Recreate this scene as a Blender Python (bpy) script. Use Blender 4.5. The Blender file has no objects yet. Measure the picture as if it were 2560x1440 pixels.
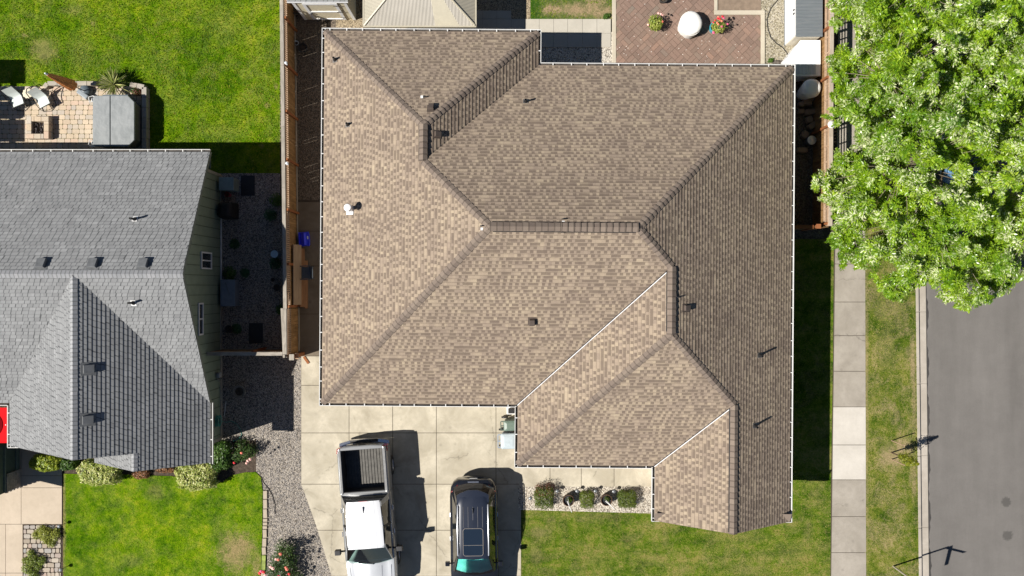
import bpy, math, random
import numpy as np
from mathutils import Vector, Matrix
R = math.radians
random.seed(7)
rng = np.random.default_rng(11)
SC = bpy.context.scene
COL = SC.collection
# ---------------------------------------------------------------- camera
S0, H = 60.0, 34.0            # pixels of the 2560 px photo per metre on the ground, flying height
cam = bpy.data.cameras.new('camera')
cam.sensor_width = 36.0
cam.lens = 36.0 * S0 * H / 2560.0
cam.clip_start = 0.5
cam.clip_end = 2000.0
camo = bpy.data.objects.new('camera', cam)
camo.location = (0, 0, H)
COL.objects.link(camo)
SC.camera = camo
# ---------------------------------------------------------------- light
SHX, SHY = 0.84, 0.275         # shadow offset per metre of height
sd = Vector((-SHX, -SHY, 1)).normalized()
elev = math.asin(sd.z)
world = bpy.data.worlds.new('World')
SC.world = world
world.use_nodes = True
wn = world.node_tree.nodes
sky = wn.new('ShaderNodeTexSky')
sky.sky_type = 'NISHITA'
sky.sun_disc = False
sky.sun_elevation = elev
sky.sun_rotation = math.atan2(sd.x, sd.y) % (2 * math.pi)
world.node_tree.links.new(sky.outputs[0], wn['Background'].inputs[0])
sky.altitude = 1500.0
sky.air_density = 0.75
sky.dust_density = 0.2
wn['Background'].inputs[1].default_value = 0.05
sun = bpy.data.lights.new('sun', 'SUN')
sun.energy = 5.0
sun.angle = R(0.5)
sun.color = (1.0, 0.95, 0.87)
suno = bpy.data.objects.new('sun', sun)
suno.rotation_euler = sd.to_track_quat('Z', 'Y').to_euler()
suno.location = (-20, -8, 40)
COL.objects.link(suno)
SC.view_settings.view_transform = 'Standard'
SC.view_settings.look = 'None'
SC.view_settings.exposure = 0.62
SC.view_settings.gamma = 1.0

# ---------------------------------------------------------------- helpers
def P(px, py, z=0.0):
    k = (H - z) / H / S0
    return Vector(((px - 1280) * k, (720 - py) * k, z))
def P2(px, py, z=0.0):
    v = P(px, py, z)
    return (v.x, v.y)

class B:
    """collects faces and links them as one mesh object"""
    def __init__(s):
        s.v = []; s.f = []; s.uv = {}; s.mi = []; s.m = 0
    def poly(s, pts, uv=None):
        n = len(s.v)
        s.v.extend([tuple(p) for p in pts])
        if uv: s.uv[len(s.f)] = uv
        s.f.append(tuple(range(n, n + len(pts)))); s.mi.append(s.m)
        return s
    def box(s, c, d, rz=0.0, M=None):
        hx, hy, hz = d[0] / 2, d[1] / 2, d[2] / 2
        n = len(s.v)
        T = Matrix.Translation(c) @ (M if M else Matrix.Rotation(rz, 4, 'Z'))
        for x, y, z in ((-1,-1,-1),(1,-1,-1),(1,1,-1),(-1,1,-1),(-1,-1,1),(1,-1,1),(1,1,1),(-1,1,1)):
            s.v.append(tuple(T @ Vector((x*hx, y*hy, z*hz))))
        for q in ((0,3,2,1),(4,5,6,7),(0,1,5,4),(1,2,6,5),(2,3,7,6),(3,0,4,7)):
            s.f.append(tuple(n + i for i in q)); s.mi.append(s.m)
        return s
    def bx(s, x0, x1, y0, y1, z0, z1):
        return s.box(((x0+x1)/2, (y0+y1)/2, (z0+z1)/2), (abs(x1-x0), abs(y1-y0), abs(z1-z0)))
    def prism(s, poly, z0, z1):
        a = sum(poly[i-1][0]*poly[i][1] - poly[i][0]*poly[i-1][1] for i in range(len(poly)))
        if a < 0: poly = poly[::-1]
        n = len(s.v); k = len(poly)
        s.v.extend([(p[0], p[1], z0) for p in poly]); s.v.extend([(p[0], p[1], z1) for p in poly])
        s.f.append(tuple(n + k + i for i in range(k))); s.mi.append(s.m)
        s.f.append(tuple(n + k - 1 - i for i in range(k))); s.mi.append(s.m)
        for i in range(k):
            j = (i + 1) % k
            s.f.append((n+i, n+j, n+k+j, n+k+i)); s.mi.append(s.m)
        return s
    def rings(s, rings, cap=True, closed=True):
        n = len(s.v); k = len(rings[0])
        for r in rings: s.v.extend([tuple(p) for p in r])
        for a in range(len(rings) - 1):
            for i in range(k if closed else k - 1):
                j = (i + 1) % k
                s.f.append((n+a*k+i, n+a*k+j, n+(a+1)*k+j, n+(a+1)*k+i)); s.mi.append(s.m)
        if cap and closed:
            s.f.append(tuple(n + k - 1 - i for i in range(k))); s.mi.append(s.m)
            m = n + (len(rings)-1)*k
            s.f.append(tuple(m + i for i in range(k))); s.mi.append(s.m)
        return s
    def tube(s, pts, r, n=8, closed=False):
        pts = [Vector(p) for p in pts]
        rr = r if isinstance(r, (list, tuple)) else [r] * len(pts)
        rs = []
        up = None
        for i, p in enumerate(pts):
            if closed: d = pts[(i+1) % len(pts)] - pts[i-1]
            else: d = pts[min(i+1, len(pts)-1)] - pts[max(i-1, 0)]
            d.normalize()
            if up is None:
                up = Vector((0,0,1)) if abs(d.z) < .9 else Vector((1,0,0))
            a = d.cross(up)
            if a.length < 1e-4: a = d.cross(Vector((0,1,0.3)))
            a.normalize(); b = a.cross(d); up = b
            rs.append([p + rr[i]*(math.cos(t)*a + math.sin(t)*b) for t in [2*math.pi*k/n for k in range(n)]])
        if closed: rs.append(rs[0])
        return s.rings([list(reversed(q)) for q in rs], cap=not closed)
    def lathe(s, prof, n=20, c=(0,0,0), M=None):
        T = Matrix.Translation(c) @ (M if M else Matrix.Identity(4))
        return s.rings([[T @ Vector((r*math.cos(2*math.pi*k/n), r*math.sin(2*math.pi*k/n), z)) for k in range(n)] for r, z in prof])
    def obj(s, name, mat, parent=None, smooth=False, bevel=0.0, loc=None, rz=None, seg=2):
        me = bpy.data.meshes.new(name)
        me.from_pydata(s.v, [], s.f)
        mats = mat if isinstance(mat, (list, tuple)) else [mat]
        for m in mats: me.materials.append(m)
        if len(mats) > 1: me.polygons.foreach_set('material_index', s.mi)
        if s.uv:
            l = me.uv_layers.new(name='UVMap')
            for i, uv in s.uv.items():
                ls = me.polygons[i].loop_start
                for k, q in enumerate(uv): l.data[ls + k].uv = q
        if smooth:
            me.polygons.foreach_set('use_smooth', [True]*len(me.polygons))
            me.set_sharp_from_angle(angle=R(smooth if smooth > 1 else 40))
        me.update()
        o = bpy.data.objects.new(name, me)
        COL.objects.link(o)
        if parent: o.parent = parent
        if loc is not None: o.location = loc
        if rz is not None: o.rotation_euler.z = rz
        if bevel:
            md = o.modifiers.new('bevel', 'BEVEL'); md.width = bevel; md.segments = seg; md.limit_method = 'ANGLE'; md.angle_limit = R(35)
        return o

def tag(o, label, cat, group=None, kind=None):
    if label: o['label'] = label
    if cat: o['category'] = cat
    if group: o['group'] = group
    if kind: o['kind'] = kind
    return o
def thing(name, label, cat, loc=(0,0,0), rz=0.0, group=None):
    o = bpy.data.objects.new(name, None); COL.objects.link(o)
    o.empty_display_size = .2
    o.location = loc; o.rotation_euler.z = rz
    return tag(o, label, cat, group)
def struct(o):
    o['kind'] = 'structure'; return o
def dup(root, loc, rz=None, label=None, scale=None):
    def cp(o, par):
        c = o.copy(); COL.objects.link(c); c.parent = par
        for ch in [k for k in o.children]: cp(ch, c)
        return c
    r = cp(root, None)
    r.location = loc
    if rz is not None: r.rotation_euler.z = rz
    if scale: r.scale = (scale,)*3 if not isinstance(scale, (tuple, list)) else scale
    if label: r['label'] = label
    return r

# ---------------------------------------------------------------- materials
class N:
    """tiny node-graph helper"""
    def __init__(s, name, rough=.8, spec=.3, metal=0.0):
        s.mat = bpy.data.materials.new(name); s.mat.use_nodes = True
        s.t = s.mat.node_tree; s.n = s.t.nodes
        s.b = s.n['Principled BSDF']
        s.b.inputs['Roughness'].default_value = rough
        s.b.inputs['Specular IOR Level'].default_value = spec
        s.b.inputs['Metallic'].default_value = metal
    def set(s, inp, v):
        if hasattr(v, 'is_linked') or isinstance(v, bpy.types.NodeSocket): s.t.links.new(v, inp)
        elif v is not None:
            inp.default_value = v
    def new(s, typ, **kw):
        nd = s.n.new(typ)
        for k, v in kw.items(): setattr(nd, k, v)
        return nd
    def pos(s): return s.new('ShaderNodeNewGeometry').outputs['Position']
    def co(s): return s.new('ShaderNodeTexCoord').outputs['Object']
    def uv(s): return s.new('ShaderNodeTexCoord').outputs['UV']
    def isl(s): return s.new('ShaderNodeNewGeometry').outputs['Random Per Island']
    def noise(s, vec, scale, detail=3, rough=.55, dist=0.0):
        nd = s.new('ShaderNodeTexNoise'); s.set(nd.inputs['Vector'], vec)
        nd.inputs['Scale'].default_value = scale; nd.inputs['Detail'].default_value = detail
        nd.inputs['Roughness'].default_value = rough; nd.inputs['Distortion'].default_value = dist
        return nd.outputs[0]
    def vor(s, vec, scale, feat='F1', out=0, rand=1.0):
        nd = s.new('ShaderNodeTexVoronoi', feature=feat); s.set(nd.inputs['Vector'], vec)
        nd.inputs['Scale'].default_value = scale; nd.inputs['Randomness'].default_value = rand
        return nd.outputs[out]
    def white(s, vec):
        nd = s.new('ShaderNodeTexWhiteNoise', noise_dimensions='3D'); s.set(nd.inputs['Vector'], vec)
        return nd.outputs['Value']
    def math(s, op, a, b=None, c=None, clamp=False):
        nd = s.new('ShaderNodeMath', operation=op); nd.use_clamp = clamp
        s.set(nd.inputs[0], a)
        if b is not None: s.set(nd.inputs[1], b)
        if c is not None: s.set(nd.inputs[2], c)
        return nd.outputs[0]
    def xyz(s, v):
        nd = s.new('ShaderNodeSeparateXYZ'); s.set(nd.inputs[0], v); return nd.outputs
    def comb(s, x, y, z=0.0):
        nd = s.new('ShaderNodeCombineXYZ'); s.set(nd.inputs[0], x); s.set(nd.inputs[1], y); s.set(nd.inputs[2], z); return nd.outputs[0]
    def vmul(s, v, k):
        nd = s.new('ShaderNodeVectorMath', operation='MULTIPLY'); s.set(nd.inputs[0], v); nd.inputs[1].default_value = k; return nd.outputs[0]
    def ramp(s, fac, stops, interp='LINEAR'):
        nd = s.new('ShaderNodeValToRGB'); s.set(nd.inputs[0], fac)
        cr = nd.color_ramp; cr.interpolation = interp
        while len(cr.elements) < len(stops): cr.elements.new(.5)
        for e, (p, c) in zip(cr.elements, stops):
            e.position = p; e.color = (*c, 1) if len(c) == 3 else c
        return nd.outputs[0]
    def mix(s, fac, a, b, mode='MIX'):
        nd = s.new('ShaderNodeMix', data_type='RGBA', blend_type=mode)
        s.set(nd.inputs[0], fac)
        for i, v in ((6, a), (7, b)):
            if isinstance(v, (tuple, list)): nd.inputs[i].default_value = (*v[:3], 1)
            else: s.set(nd.inputs[i], v)
        return nd.outputs[2]
    def rng(s, v, a, b, c=0.0, d=1.0):
        nd = s.new('ShaderNodeMapRange'); s.set(nd.inputs[0], v)
        for i, q in enumerate((a, b, c, d)): nd.inputs[i+1].default_value = q
        return nd.outputs[0]
    def bump(s, h, dist=.01, strength=1.0):
        nd = s.new('ShaderNodeBump'); s.set(nd.inputs['Height'], h)
        nd.inputs['Distance'].default_value = dist; nd.inputs['Strength'].default_value = strength
        s.t.links.new(nd.outputs[0], s.b.inputs['Normal'])
    def col(s, c):
        if isinstance(c, (tuple, list)): s.b.inputs['Base Color'].default_value = (*c[:3], 1)
        else: s.t.links.new(c, s.b.inputs['Base Color'])
        return s.mat

def plain(name, c, rough=.6, var=.12, scale=6.0, metal=0.0, spec=.4, bump=0.0, bscale=40.0, coat=0.0):
    m = N(name, rough, spec, metal)
    co = m.co()
    f = m.noise(co, scale, 4, .6)
    a = tuple(max(0, k*(1-var*1.6)) for k in c); b = tuple(min(1, k*(1+var*1.3)) for k in c)
    m.col(m.ramp(f, [(.3, a), (.7, b)]))
    if bump: m.bump(m.noise(co, bscale, 3), bump)
    if coat:
        m.b.inputs['Coat Weight'].default_value = coat; m.b.inputs['Coat Roughness'].default_value = .04
    return m.mat

def shingle(name, lights, dark, tabw, e, gapdark, tooth=.55, tone=.5, seam=None, skew=0.0, warp=.8):
    m = N(name, .95, .15)
    uv = m.xyz(m.uv()); u, v = uv[0], uv[1]
    row = m.math('FLOOR', m.math('DIVIDE', v, e))
    fr = m.math('FRACT', m.math('DIVIDE', v, e))
    ro = m.white(m.comb(row, 3.7, 1.1))
    us = m.math('DIVIDE', m.math('ADD', m.math('ADD', u, m.math('MULTIPLY', fr, skew)), m.math('MULTIPLY', ro, 7.3)), tabw)
    us = m.math('ADD', us, m.math('MULTIPLY', m.noise(m.comb(us, m.math('MULTIPLY', row, 5.0)), .9, 1), .9))
    cell = m.math('FLOOR', us); fu = m.math('FRACT', us)
    r1 = m.white(m.comb(cell, row, .5))
    r2 = m.white(m.comb(cell, row, 9.5))
    big = m.noise(m.comb(u, v), .55, 3, .6)
    run = m.white(m.comb(m.math('FLOOR', m.math('DIVIDE', m.math('ADD', u, m.math('MULTIPLY', ro, 3.1)), .42)), row, 4.4))
    blend = m.math('ADD', m.math('MULTIPLY', m.math('ADD', m.math('MULTIPLY', r2, .5), m.math('MULTIPLY', run, .5)), tone), m.math('MULTIPLY', big, 1-tone))
    if not seam: r1 = m.math('ADD', m.math('MULTIPLY', m.math('MODULO', m.math('ABSOLUTE', cell), 2.0), .4), m.math('MULTIPLY', r1, .6))
    n = len(lights)
    c = m.ramp(blend, [(.18 + .64*i/(n-1), lights[i]) for i in range(n)])
    # gaps between the teeth of each course are printed darker towards their upper half
    gap = m.math('MULTIPLY', m.math('GREATER_THAN', r1, tooth), m.math('GREATER_THAN', fr, .3))
    c = m.mix(m.math('MULTIPLY', gap, gapdark), c, dark)
    gr = m.noise(m.comb(u, v), 90, 2, .7)
    c = m.mix(m.rng(gr, .3, .75, 0, .38), c, dark)
    c = m.mix(m.math('MULTIPLY', m.math('LESS_THAN', fr, .1 if seam else .13), .5), c, tuple(k*.5 for k in dark))  # butt shadow line of each course, painted dark into the colour
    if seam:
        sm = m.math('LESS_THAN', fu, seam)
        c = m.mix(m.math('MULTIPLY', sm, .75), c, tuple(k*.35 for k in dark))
    st = m.noise(m.comb(m.math('MULTIPLY', u, 2.2), m.math('MULTIPLY', v, .5)), .8, 4, .65)
    c = m.mix(m.rng(st, .5, .8, 0, .22), c, tuple(k*.7 for k in dark))
    h = m.math('ADD', m.math('MULTIPLY', m.math('LESS_THAN', r1, tooth), .6), m.math('MULTIPLY', gr, .35))
    m.bump(h, .012, .8)
    return m.col(c)

def grass_mat(name, cols, dry, patches=(), dryness=.5, seed=0.0, streak=None):
    """patches: (px, py, rx, ry, weight) worn straw-coloured places, in photo pixels on the ground"""
    m = N(name, .95, .05)
    p = m.pos(); q = m.new('ShaderNodeVectorMath', operation='ADD'); m.set(q.inputs[0], p); q.inputs[1].default_value = (seed, seed*1.7, 0)
    p2 = q.outputs[0]
    big = m.noise(p2, .38, 4, .65, .8); mid = m.noise(p2, 2.6, 4, .65, .6); fine = m.noise(p2, 16, 4, .75); blade = m.noise(m.vmul(p2, (1, .55, 1)), 46, 2, .7)
    f = m.math('ADD', m.math('MULTIPLY', big, .40), m.math('ADD', m.math('MULTIPLY', mid, .34), m.math('ADD', m.math('MULTIPLY', fine, .28), m.math('MULTIPLY', blade, .10))))
    if streak: f = m.math('ADD', f, m.math('MULTIPLY', m.math('SUBTRACT', m.noise(m.vmul(p2, streak), 1.5, 4, .65, .3), .5), .28))
    n = len(cols)
    c = m.ramp(f, [(.45 + .22*i/(n-1), cols[i]) for i in range(n)])
    dr = m.math('MULTIPLY', m.rng(m.math('ADD', m.math('MULTIPLY', m.noise(p2, 1.1, 5, .7, .8), .7), m.math('MULTIPLY', fine, .4)), .5, .72), dryness)
    if patches:
        xy = m.xyz(p); tot = None
        wob = m.math('MULTIPLY', m.math('SUBTRACT', m.noise(p2, 2.4, 6, .85, 1.2), .5), 2.6)
        for px, py, rx, ry, w in patches:
            c0 = P(px, py)
            dx = m.math('DIVIDE', m.math('SUBTRACT', xy[0], c0.x), rx/S0); dy = m.math('DIVIDE', m.math('SUBTRACT', xy[1], c0.y), ry/S0)
            d = m.math('SQRT', m.math('ADD', m.math('MULTIPLY', dx, dx), m.math('MULTIPLY', dy, dy)))
            k = m.math('MULTIPLY', m.rng(m.math('ADD', d, wob), 1.15, .35), w)
            tot = k if tot is None else m.math('MAXIMUM', tot, k)
        dr = m.math('MAXIMUM', dr, m.math('MULTIPLY', tot, m.rng(m.math('ADD', m.math('MULTIPLY', fine, .5), m.math('MULTIPLY', mid, .5)), .34, .54, .42, 1.0)))
    dc = m.ramp(m.math('ADD', m.math('MULTIPLY', fine, .6), m.math('MULTIPLY', blade, .4)), [(.35, tuple(k*.55 for k in dry)), (.65, dry)])
    c = m.mix(dr, c, dc)
    m.bump(m.math('ADD', fine, m.math('MULTIPLY', blade, 1.1)), .035, 1.0)
    return m.col(c)

def gravel_mat(name, cols, size=26.0, bump=.03, dirt=(.12,.10,.08), dirtw=.25):
    m = N(name, .85, .25)
    p = m.pos()
    w = m.new('ShaderNodeVectorMath', operation='ADD'); m.set(w.inputs[0], p)
    m.set(w.inputs[1], m.vmul(m.new('ShaderNodeTexNoise').outputs[1], (.0, .0, .0)))
    cellc = m.vor(m.vmul(w.outputs[0], (1, 1, .2)), size, 'F1', 1)
    d = m.vor(m.vmul(w.outputs[0], (1, 1, .2)), size, 'F1', 0)
    r = m.xyz(cellc)[0]
    n = len(cols)
    c = m.ramp(r, [(i/(n-1) if n > 1 else 0, cols[i]) for i in range(n)])
    c = m.mix(m.rng(m.noise(p, 1.3, 4, .6), .45, .75, 0, dirtw), c, dirt)
    c = m.mix(m.rng(d, .5, .8, 0, .8), c, tuple(k*.35 for k in dirt))
    m.bump(m.math('SUBTRACT', 1.0, d), bump, 1.0)
    return m.col(c)

def concrete_mat(name, c, stain=.25, seed=0.0, fine=.5, streak=0.0, crack=0.0):
    m = N(name, .9, .25)
    p = m.pos()
    a = m.noise(p, .9, 5, .62, .5); b = m.noise(p, 6, 4, .65); g = m.noise(p, 70, 2, .7)
    base = m.mix(m.rng(a, .35, .7, 0, stain*1.6), c, tuple(k*.62 for k in (c[0], c[1]*.98, c[2]*.93)))
    base = m.mix(m.rng(b, .45, .75, 0, stain), base, tuple(k*.72 for k in c))
    base = m.mix(m.rng(g, .4, .7, 0, fine*.35), base, tuple(k*.6 for k in c))
    isl = m.isl()
    base = m.mix(m.rng(isl, 0, 1, 0, .14), base, tuple(k*.6 for k in c))
    if crack:
        wv = m.new('ShaderNodeVectorMath', operation='ADD'); m.set(wv.inputs[0], p); m.set(wv.inputs[1], m.vmul(m.comb(m.noise(p, 2.2, 4, .7), m.noise(m.vmul(p, (1.3,.8,1)), 2.7, 4, .7)), (.5,.5,0)))
        ed = m.vor(wv.outputs[0], crack, 'DISTANCE_TO_EDGE', 0)
        base = m.mix(m.math('MULTIPLY', m.rng(ed, .006, .0, 0, .55), m.rng(a, .45, .55)), base, tuple(k*.25 for k in c))
    if streak:
        sp = m.vor(p, 1.7, 'F1', 0)
        base = m.mix(m.rng(sp, .16, .04, 0, streak), base, tuple(k*.35 for k in c))
    m.bump(m.math('ADD', g, b), .004, .8)
    return m.col(base)

def wood_mat(name, c, dark, rough=.8, axis='z', sc=8.0):
    m = N(name, rough, .2)
    co = m.co()
    k = {'z': (1, 1, .12), 'y': (1, .12, 1), 'x': (.12, 1, 1)}[axis]
    g = m.noise(m.vmul(co, k), sc*3, 4, .7, .6); b = m.noise(co, 1.6, 3, .6)
    c1 = m.ramp(g, [(.3, dark), (.62, c)])
    c1 = m.mix(m.rng(m.isl(), 0, 1, 0, .5), c1, tuple(k*.55 for k in c))
    c1 = m.mix(m.rng(b, .45, .7, 0, .4), c1, dark)
    m.bump(g, .004)
    return m.col(c1)

def leaf_mat(name, cols, trans=.35, rough=.45, tcol=None, spec=.35, pale=None):
    m = N(name, rough, spec)
    r = m.isl()
    cl = m.noise(m.pos(), .8, 4, .7)
    f = m.math('ADD', m.math('MULTIPLY', r, .6), m.math('MULTIPLY', m.rng(cl, .3, .7), .4))
    n = len(cols)
    c = m.ramp(f, [(.12 + .76*i/(n-1), cols[i]) for i in range(n)])
    if pale:
        c = m.mix(m.rng(m.noise(m.pos(), .42, 3, .6), .45, .66, 0, .55), c, (.05,.17,.012))
        c = m.mix(m.math('MULTIPLY', m.rng(m.noise(m.pos(), .75, 4, .75), .48, .6), m.math('GREATER_THAN', m.white(m.comb(r, 2.2)), .55)), c, pale)  # sun glints and pale undersides painted onto clusters of leaves
    m.col(c)
    tr = m.new('ShaderNodeBsdfTranslucent')
    m.set(tr.inputs[0], m.mix(.5, c, tcol or tuple(min(1, k*1.6) for k in cols[-1])))
    ms = m.new('ShaderNodeMixShader'); ms.inputs[0].default_value = trans
    m.t.links.new(m.b.outputs[0], ms.inputs[1]); m.t.links.new(tr.outputs[0], ms.inputs[2])
    m.t.links.new(ms.outputs[0], m.n['Material Output'].inputs[0])
    return m.mat

def glass_mat(name, c=(.02,.025,.03), rough=.04):
    m = N(name, rough, .6); m.b.inputs['Coat Weight'].default_value = .5
    return m.col(c)

def pip(x, y, poly):
    c = False; j = len(poly) - 1
    for i in range(len(poly)):
        xi, yi = poly[i]; xj, yj = poly[j]
        if (yi > y) != (yj > y) and x < (xj-xi)*(y-yi)/(yj-yi) + xi: c = not c
        j = i
    return c

# leaf clouds: every leaf is its own small island
STAR = np.array([(0,-.5),(.16,-.16),(.48,-.22),(.24,.06),(.42,.38),(.12,.2),(0,.62),(-.12,.2),(-.42,.38),(-.24,.06),(-.48,-.22),(-.16,-.16)])
LEAF = np.array([(0,-.5),(.2,-.15),(.2,.12),(0,.55),(-.2,.12),(-.2,-.15)])
BLADE = np.array([(-.5,0),(.5,0),(.0,1.0)])
def leaves(name, cen, nor, size, mat, parent=None, shape=LEAF, droop=.25, loc=None, out=None):
    cen = np.asarray(cen, float); nor = np.asarray(nor, float); n = len(cen)
    nor = nor / (np.linalg.norm(nor, axis=1, keepdims=True) + 1e-9)
    t = rng.normal(size=(n, 3)) if out is None else np.cross(np.asarray(out) + rng.normal(size=(n,3))*.15, nor)
    t -= (t*nor).sum(1, keepdims=True)*nor; t /= (np.linalg.norm(t, axis=1, keepdims=True) + 1e-9)
    b = np.cross(nor, t)
    size = np.broadcast_to(np.asarray(size, float), (n,))[:, None, None]
    k = len(shape)
    sh = shape[None]
    V = cen[:, None, :] + size*(sh[..., 0:1]*t[:, None, :] + sh[..., 1:2]*b[:, None, :] - droop*(np.abs(sh[..., 0:1])*1.2 + sh[..., 1:2]**2*.6)*nor[:, None, :])
    V = V.reshape(-1, 3)
    me = bpy.data.meshes.new(name)
    me.vertices.add(n*k); me.vertices.foreach_set('co', V.ravel())
    me.loops.add(n*k); me.loops.foreach_set('vertex_index', np.arange(n*k, dtype=np.int32))
    me.polygons.add(n); me.polygons.foreach_set('loop_start', np.arange(0, n*k, k, dtype=np.int32))
    me.polygons.foreach_set('loop_total', np.full(n, k, dtype=np.int32))
    me.materials.append(mat); me.update(calc_edges=True); me.validate()
    o = bpy.data.objects.new(name, me); COL.objects.link(o)
    if parent: o.parent = parent
    if loc is not None: o.location = loc
    return o
def ball(n, c, r, fill=.35, up=.35, flat=1.0):
    """points in the outer shell of an ellipsoid with outward normals"""
    d = rng.normal(size=(n, 3)); d /= np.linalg.norm(d, axis=1, keepdims=True)
    rad = 1 - fill*rng.random((n, 1))**1.6
    p = d*rad*np.array(r) + np.array(c)
    nr = d + rng.normal(size=(n, 3))*.55; nr[:, 2] += up
    return p, nr
# ================================================================ GROUND
def sheet(name, px, z, mat, z0=-.3):
    b = B(); b.prism([P2(*q) for q in px], z0, z)
    return struct(b.obj(name, mat))
M_SOIL = N('soil', .95, .1); M_SOIL.bump(M_SOIL.noise(M_SOIL.pos(), 30, 4), .03)
M_SOIL = M_SOIL.col(M_SOIL.ramp(M_SOIL.noise(M_SOIL.pos(), 9, 5, .7), [(.3, (.035,.026,.02)), (.7, (.11,.085,.065))]))
b = B(); b.bx(-300, 300, -300, 300, -.6, -.35); struct(b.obj('ground', M_SOIL))

GR = [(.020,.07,.001), (.066,.15,.001), (.135,.23,.003), (.255,.30,.012)]
GR2 = [(.02,.058,.002), (.055,.11,.005), (.115,.168,.014), (.225,.21,.05)]
STRAW = (.36,.28,.13)
M_LAWN_BACK = grass_mat('back_lawn_grass', GR, STRAW, [(110,125,45,45,.6),(185,25,40,18,.45),(210,215,75,20,.65),(60,88,10,7,.8),(68,90,8,6,.7),(232,58,7,6,.7),(560,60,60,60,.25),(668,262,9,9,.8),(690,215,7,8,.7),(655,365,9,8,.6),(430,250,60,40,.2),(200,130,40,60,.3),(560,330,70,30,.25)], .38, 3.0)
M_LAWN_SIDE = grass_mat('front_lawn_grass', GR, STRAW, [(592,1378,56,60,1.0),(390,1230,30,25,.4),(330,1400,40,20,.3),(640,1420,14,60,.8),(160,1300,6,200,.8)], .25, 11.0)
M_LAWN_MAIN = grass_mat('main_lawn_grass', GR2, STRAW, [(1350,1330,30,22,.6),(1340,1390,22,30,.45),(1500,1290,60,12,.45),(1850,1345,90,16,.35),(1870,1425,60,20,.5),(1640,1315,50,14,.4),(1480,1395,50,25,.3),(1990,1380,60,30,.3)], .55, 23.0, (.3,2.0,1))
M_LAWN_STRIP = grass_mat('verge_grass', [(.028,.064,.004),(.075,.118,.010),(.15,.172,.025),(.28,.245,.085)], (.4,.31,.17), [(2228,1142,42,34,1.0),(2262,1118,36,30,1.0),(2281,900,9,80,.9),(2284,1000,7,120,.75),(2225,770,45,45,.55),(2215,870,30,60,.4),(2284,1200,8,60,.8),(2280,1190,12,30,.7),(2205,1245,22,25,.4),(2166,1000,6,500,.6)], .8, 31.0, (1.5,.5,1))
M_LAWN_PATCH = grass_mat('patchy_grass', [(.02,.06,.006),(.04,.1,.01),(.08,.15,.02)], (.42,.31,.18), [(1450,24,80,26,1.0),(1500,30,44,30,1.0),(1385,24,40,18,1.0),(1490,5,40,20,.9)], .5, 41.0)
sheet('back_lawn', [(-500,-300),(708,-300),(712,433),(-500,433)], 0, M_LAWN_BACK)
M_ROCK = gravel_mat('river_gravel', [(.10,.095,.09),(.2,.185,.175),(.35,.315,.28),(.48,.43,.36),(.30,.255,.21),(.23,.215,.21)], 27, .03)
sheet('side_gravel', [(480,433),(742,433),(742,888),(753,896),(753,1208),(768,1250),(800,1340),(829,1440),(860,1540),(640,1540),(640,1160),(480,1160)], .004, M_ROCK, -.31)
sheet('shrub_bed', [(60,1128),(640,1100),(640,1215),(60,1215)], .012, M_SOIL, -.31)
fl = [(159,1184),(300,1186),(430,1190),(520,1206),(556,1205),(580,1188),(610,1181),(640,1180),(652,1192),(657,1225),(656,1330),(652,1440),(650,1850),(159,1850)]
sheet('front_lawn', fl, .035, M_LAWN_SIDE)
M_CONC = concrete_mat('driveway_concrete', (.535,.485,.385), .75, fine=.9, streak=.3, crack=.22)
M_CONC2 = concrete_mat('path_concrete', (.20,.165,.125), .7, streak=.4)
M_CONC3 = concrete_mat('pavement_concrete', (.345,.312,.268), .5, streak=.3, crack=.3)
M_CONC4 = concrete_mat('new_pavement_concrete', (.54,.505,.455), .3)
M_JOINT = plain('joint_dirt', (.07,.055,.04), .95)
def panels(name, quads, z, mat, gap=.011, base=None, parts=None):
    """slabs with real open joints over a dark bed"""
    b = B()
    for q in quads:
        c = [P2(*k) for k in q]
        cx = sum(k[0] for k in c)/len(c); cy = sum(k[1] for k in c)/len(c)
        out = []
        for k in c:
            out.append((k[0] - math.copysign(min(gap, abs(k[0]-cx)*.5), k[0]-cx), k[1] - math.copysign(min(gap, abs(k[1]-cy)*.5), k[1]-cy)))
        b.prism(out, z - .1, z)
    return struct(b.obj(name, mat))
def grid(xs, ys):
    return [[(xs[i], ys[j]), (xs[i+1], ys[j]), (xs[i+1], ys[j+1]), (xs[i], ys[j+1])] for i in range(len(xs)-1) for j in range(len(ys)-1)]
# driveway
b = B(); b.prism([P2(*q) for q in [(753,560),(1303,560),(1303,1850),(866,1850),(829,1440),(800,1340),(768,1250),(753,1208)]], -.3, .016); struct(b.obj('driveway_bed', M_JOINT))
q = []
xs = [873, 982, 1091, 1240, 1303]
for y0, y1 in ((860,1082),(1082,1210),(1210,1325),(1325,1440),(1440,1560),(1560,1690),(1690,1850)):
    for i in range(len(xs)-1):
        q.append([(xs[i],y0),(xs[i+1],y0),(xs[i+1],y1),(xs[i],y1)])
q += [[(753,963),(873,963),(873,1082),(753,1082)], [(753,890),(873,890),(873,963),(753,963)], [(753,1082),(873,1082),(873,1210),(753,1210)]]
q += [[(753,1210),(873,1210),(873,1325),(794,1325),(768,1250)], [(794,1325),(873,1325),(873,1440),(829,1440)], [(829,1440),(873,1440),(873,1850),(866,1850)]]
panels('driveway', q, .03, M_CONC)
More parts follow.
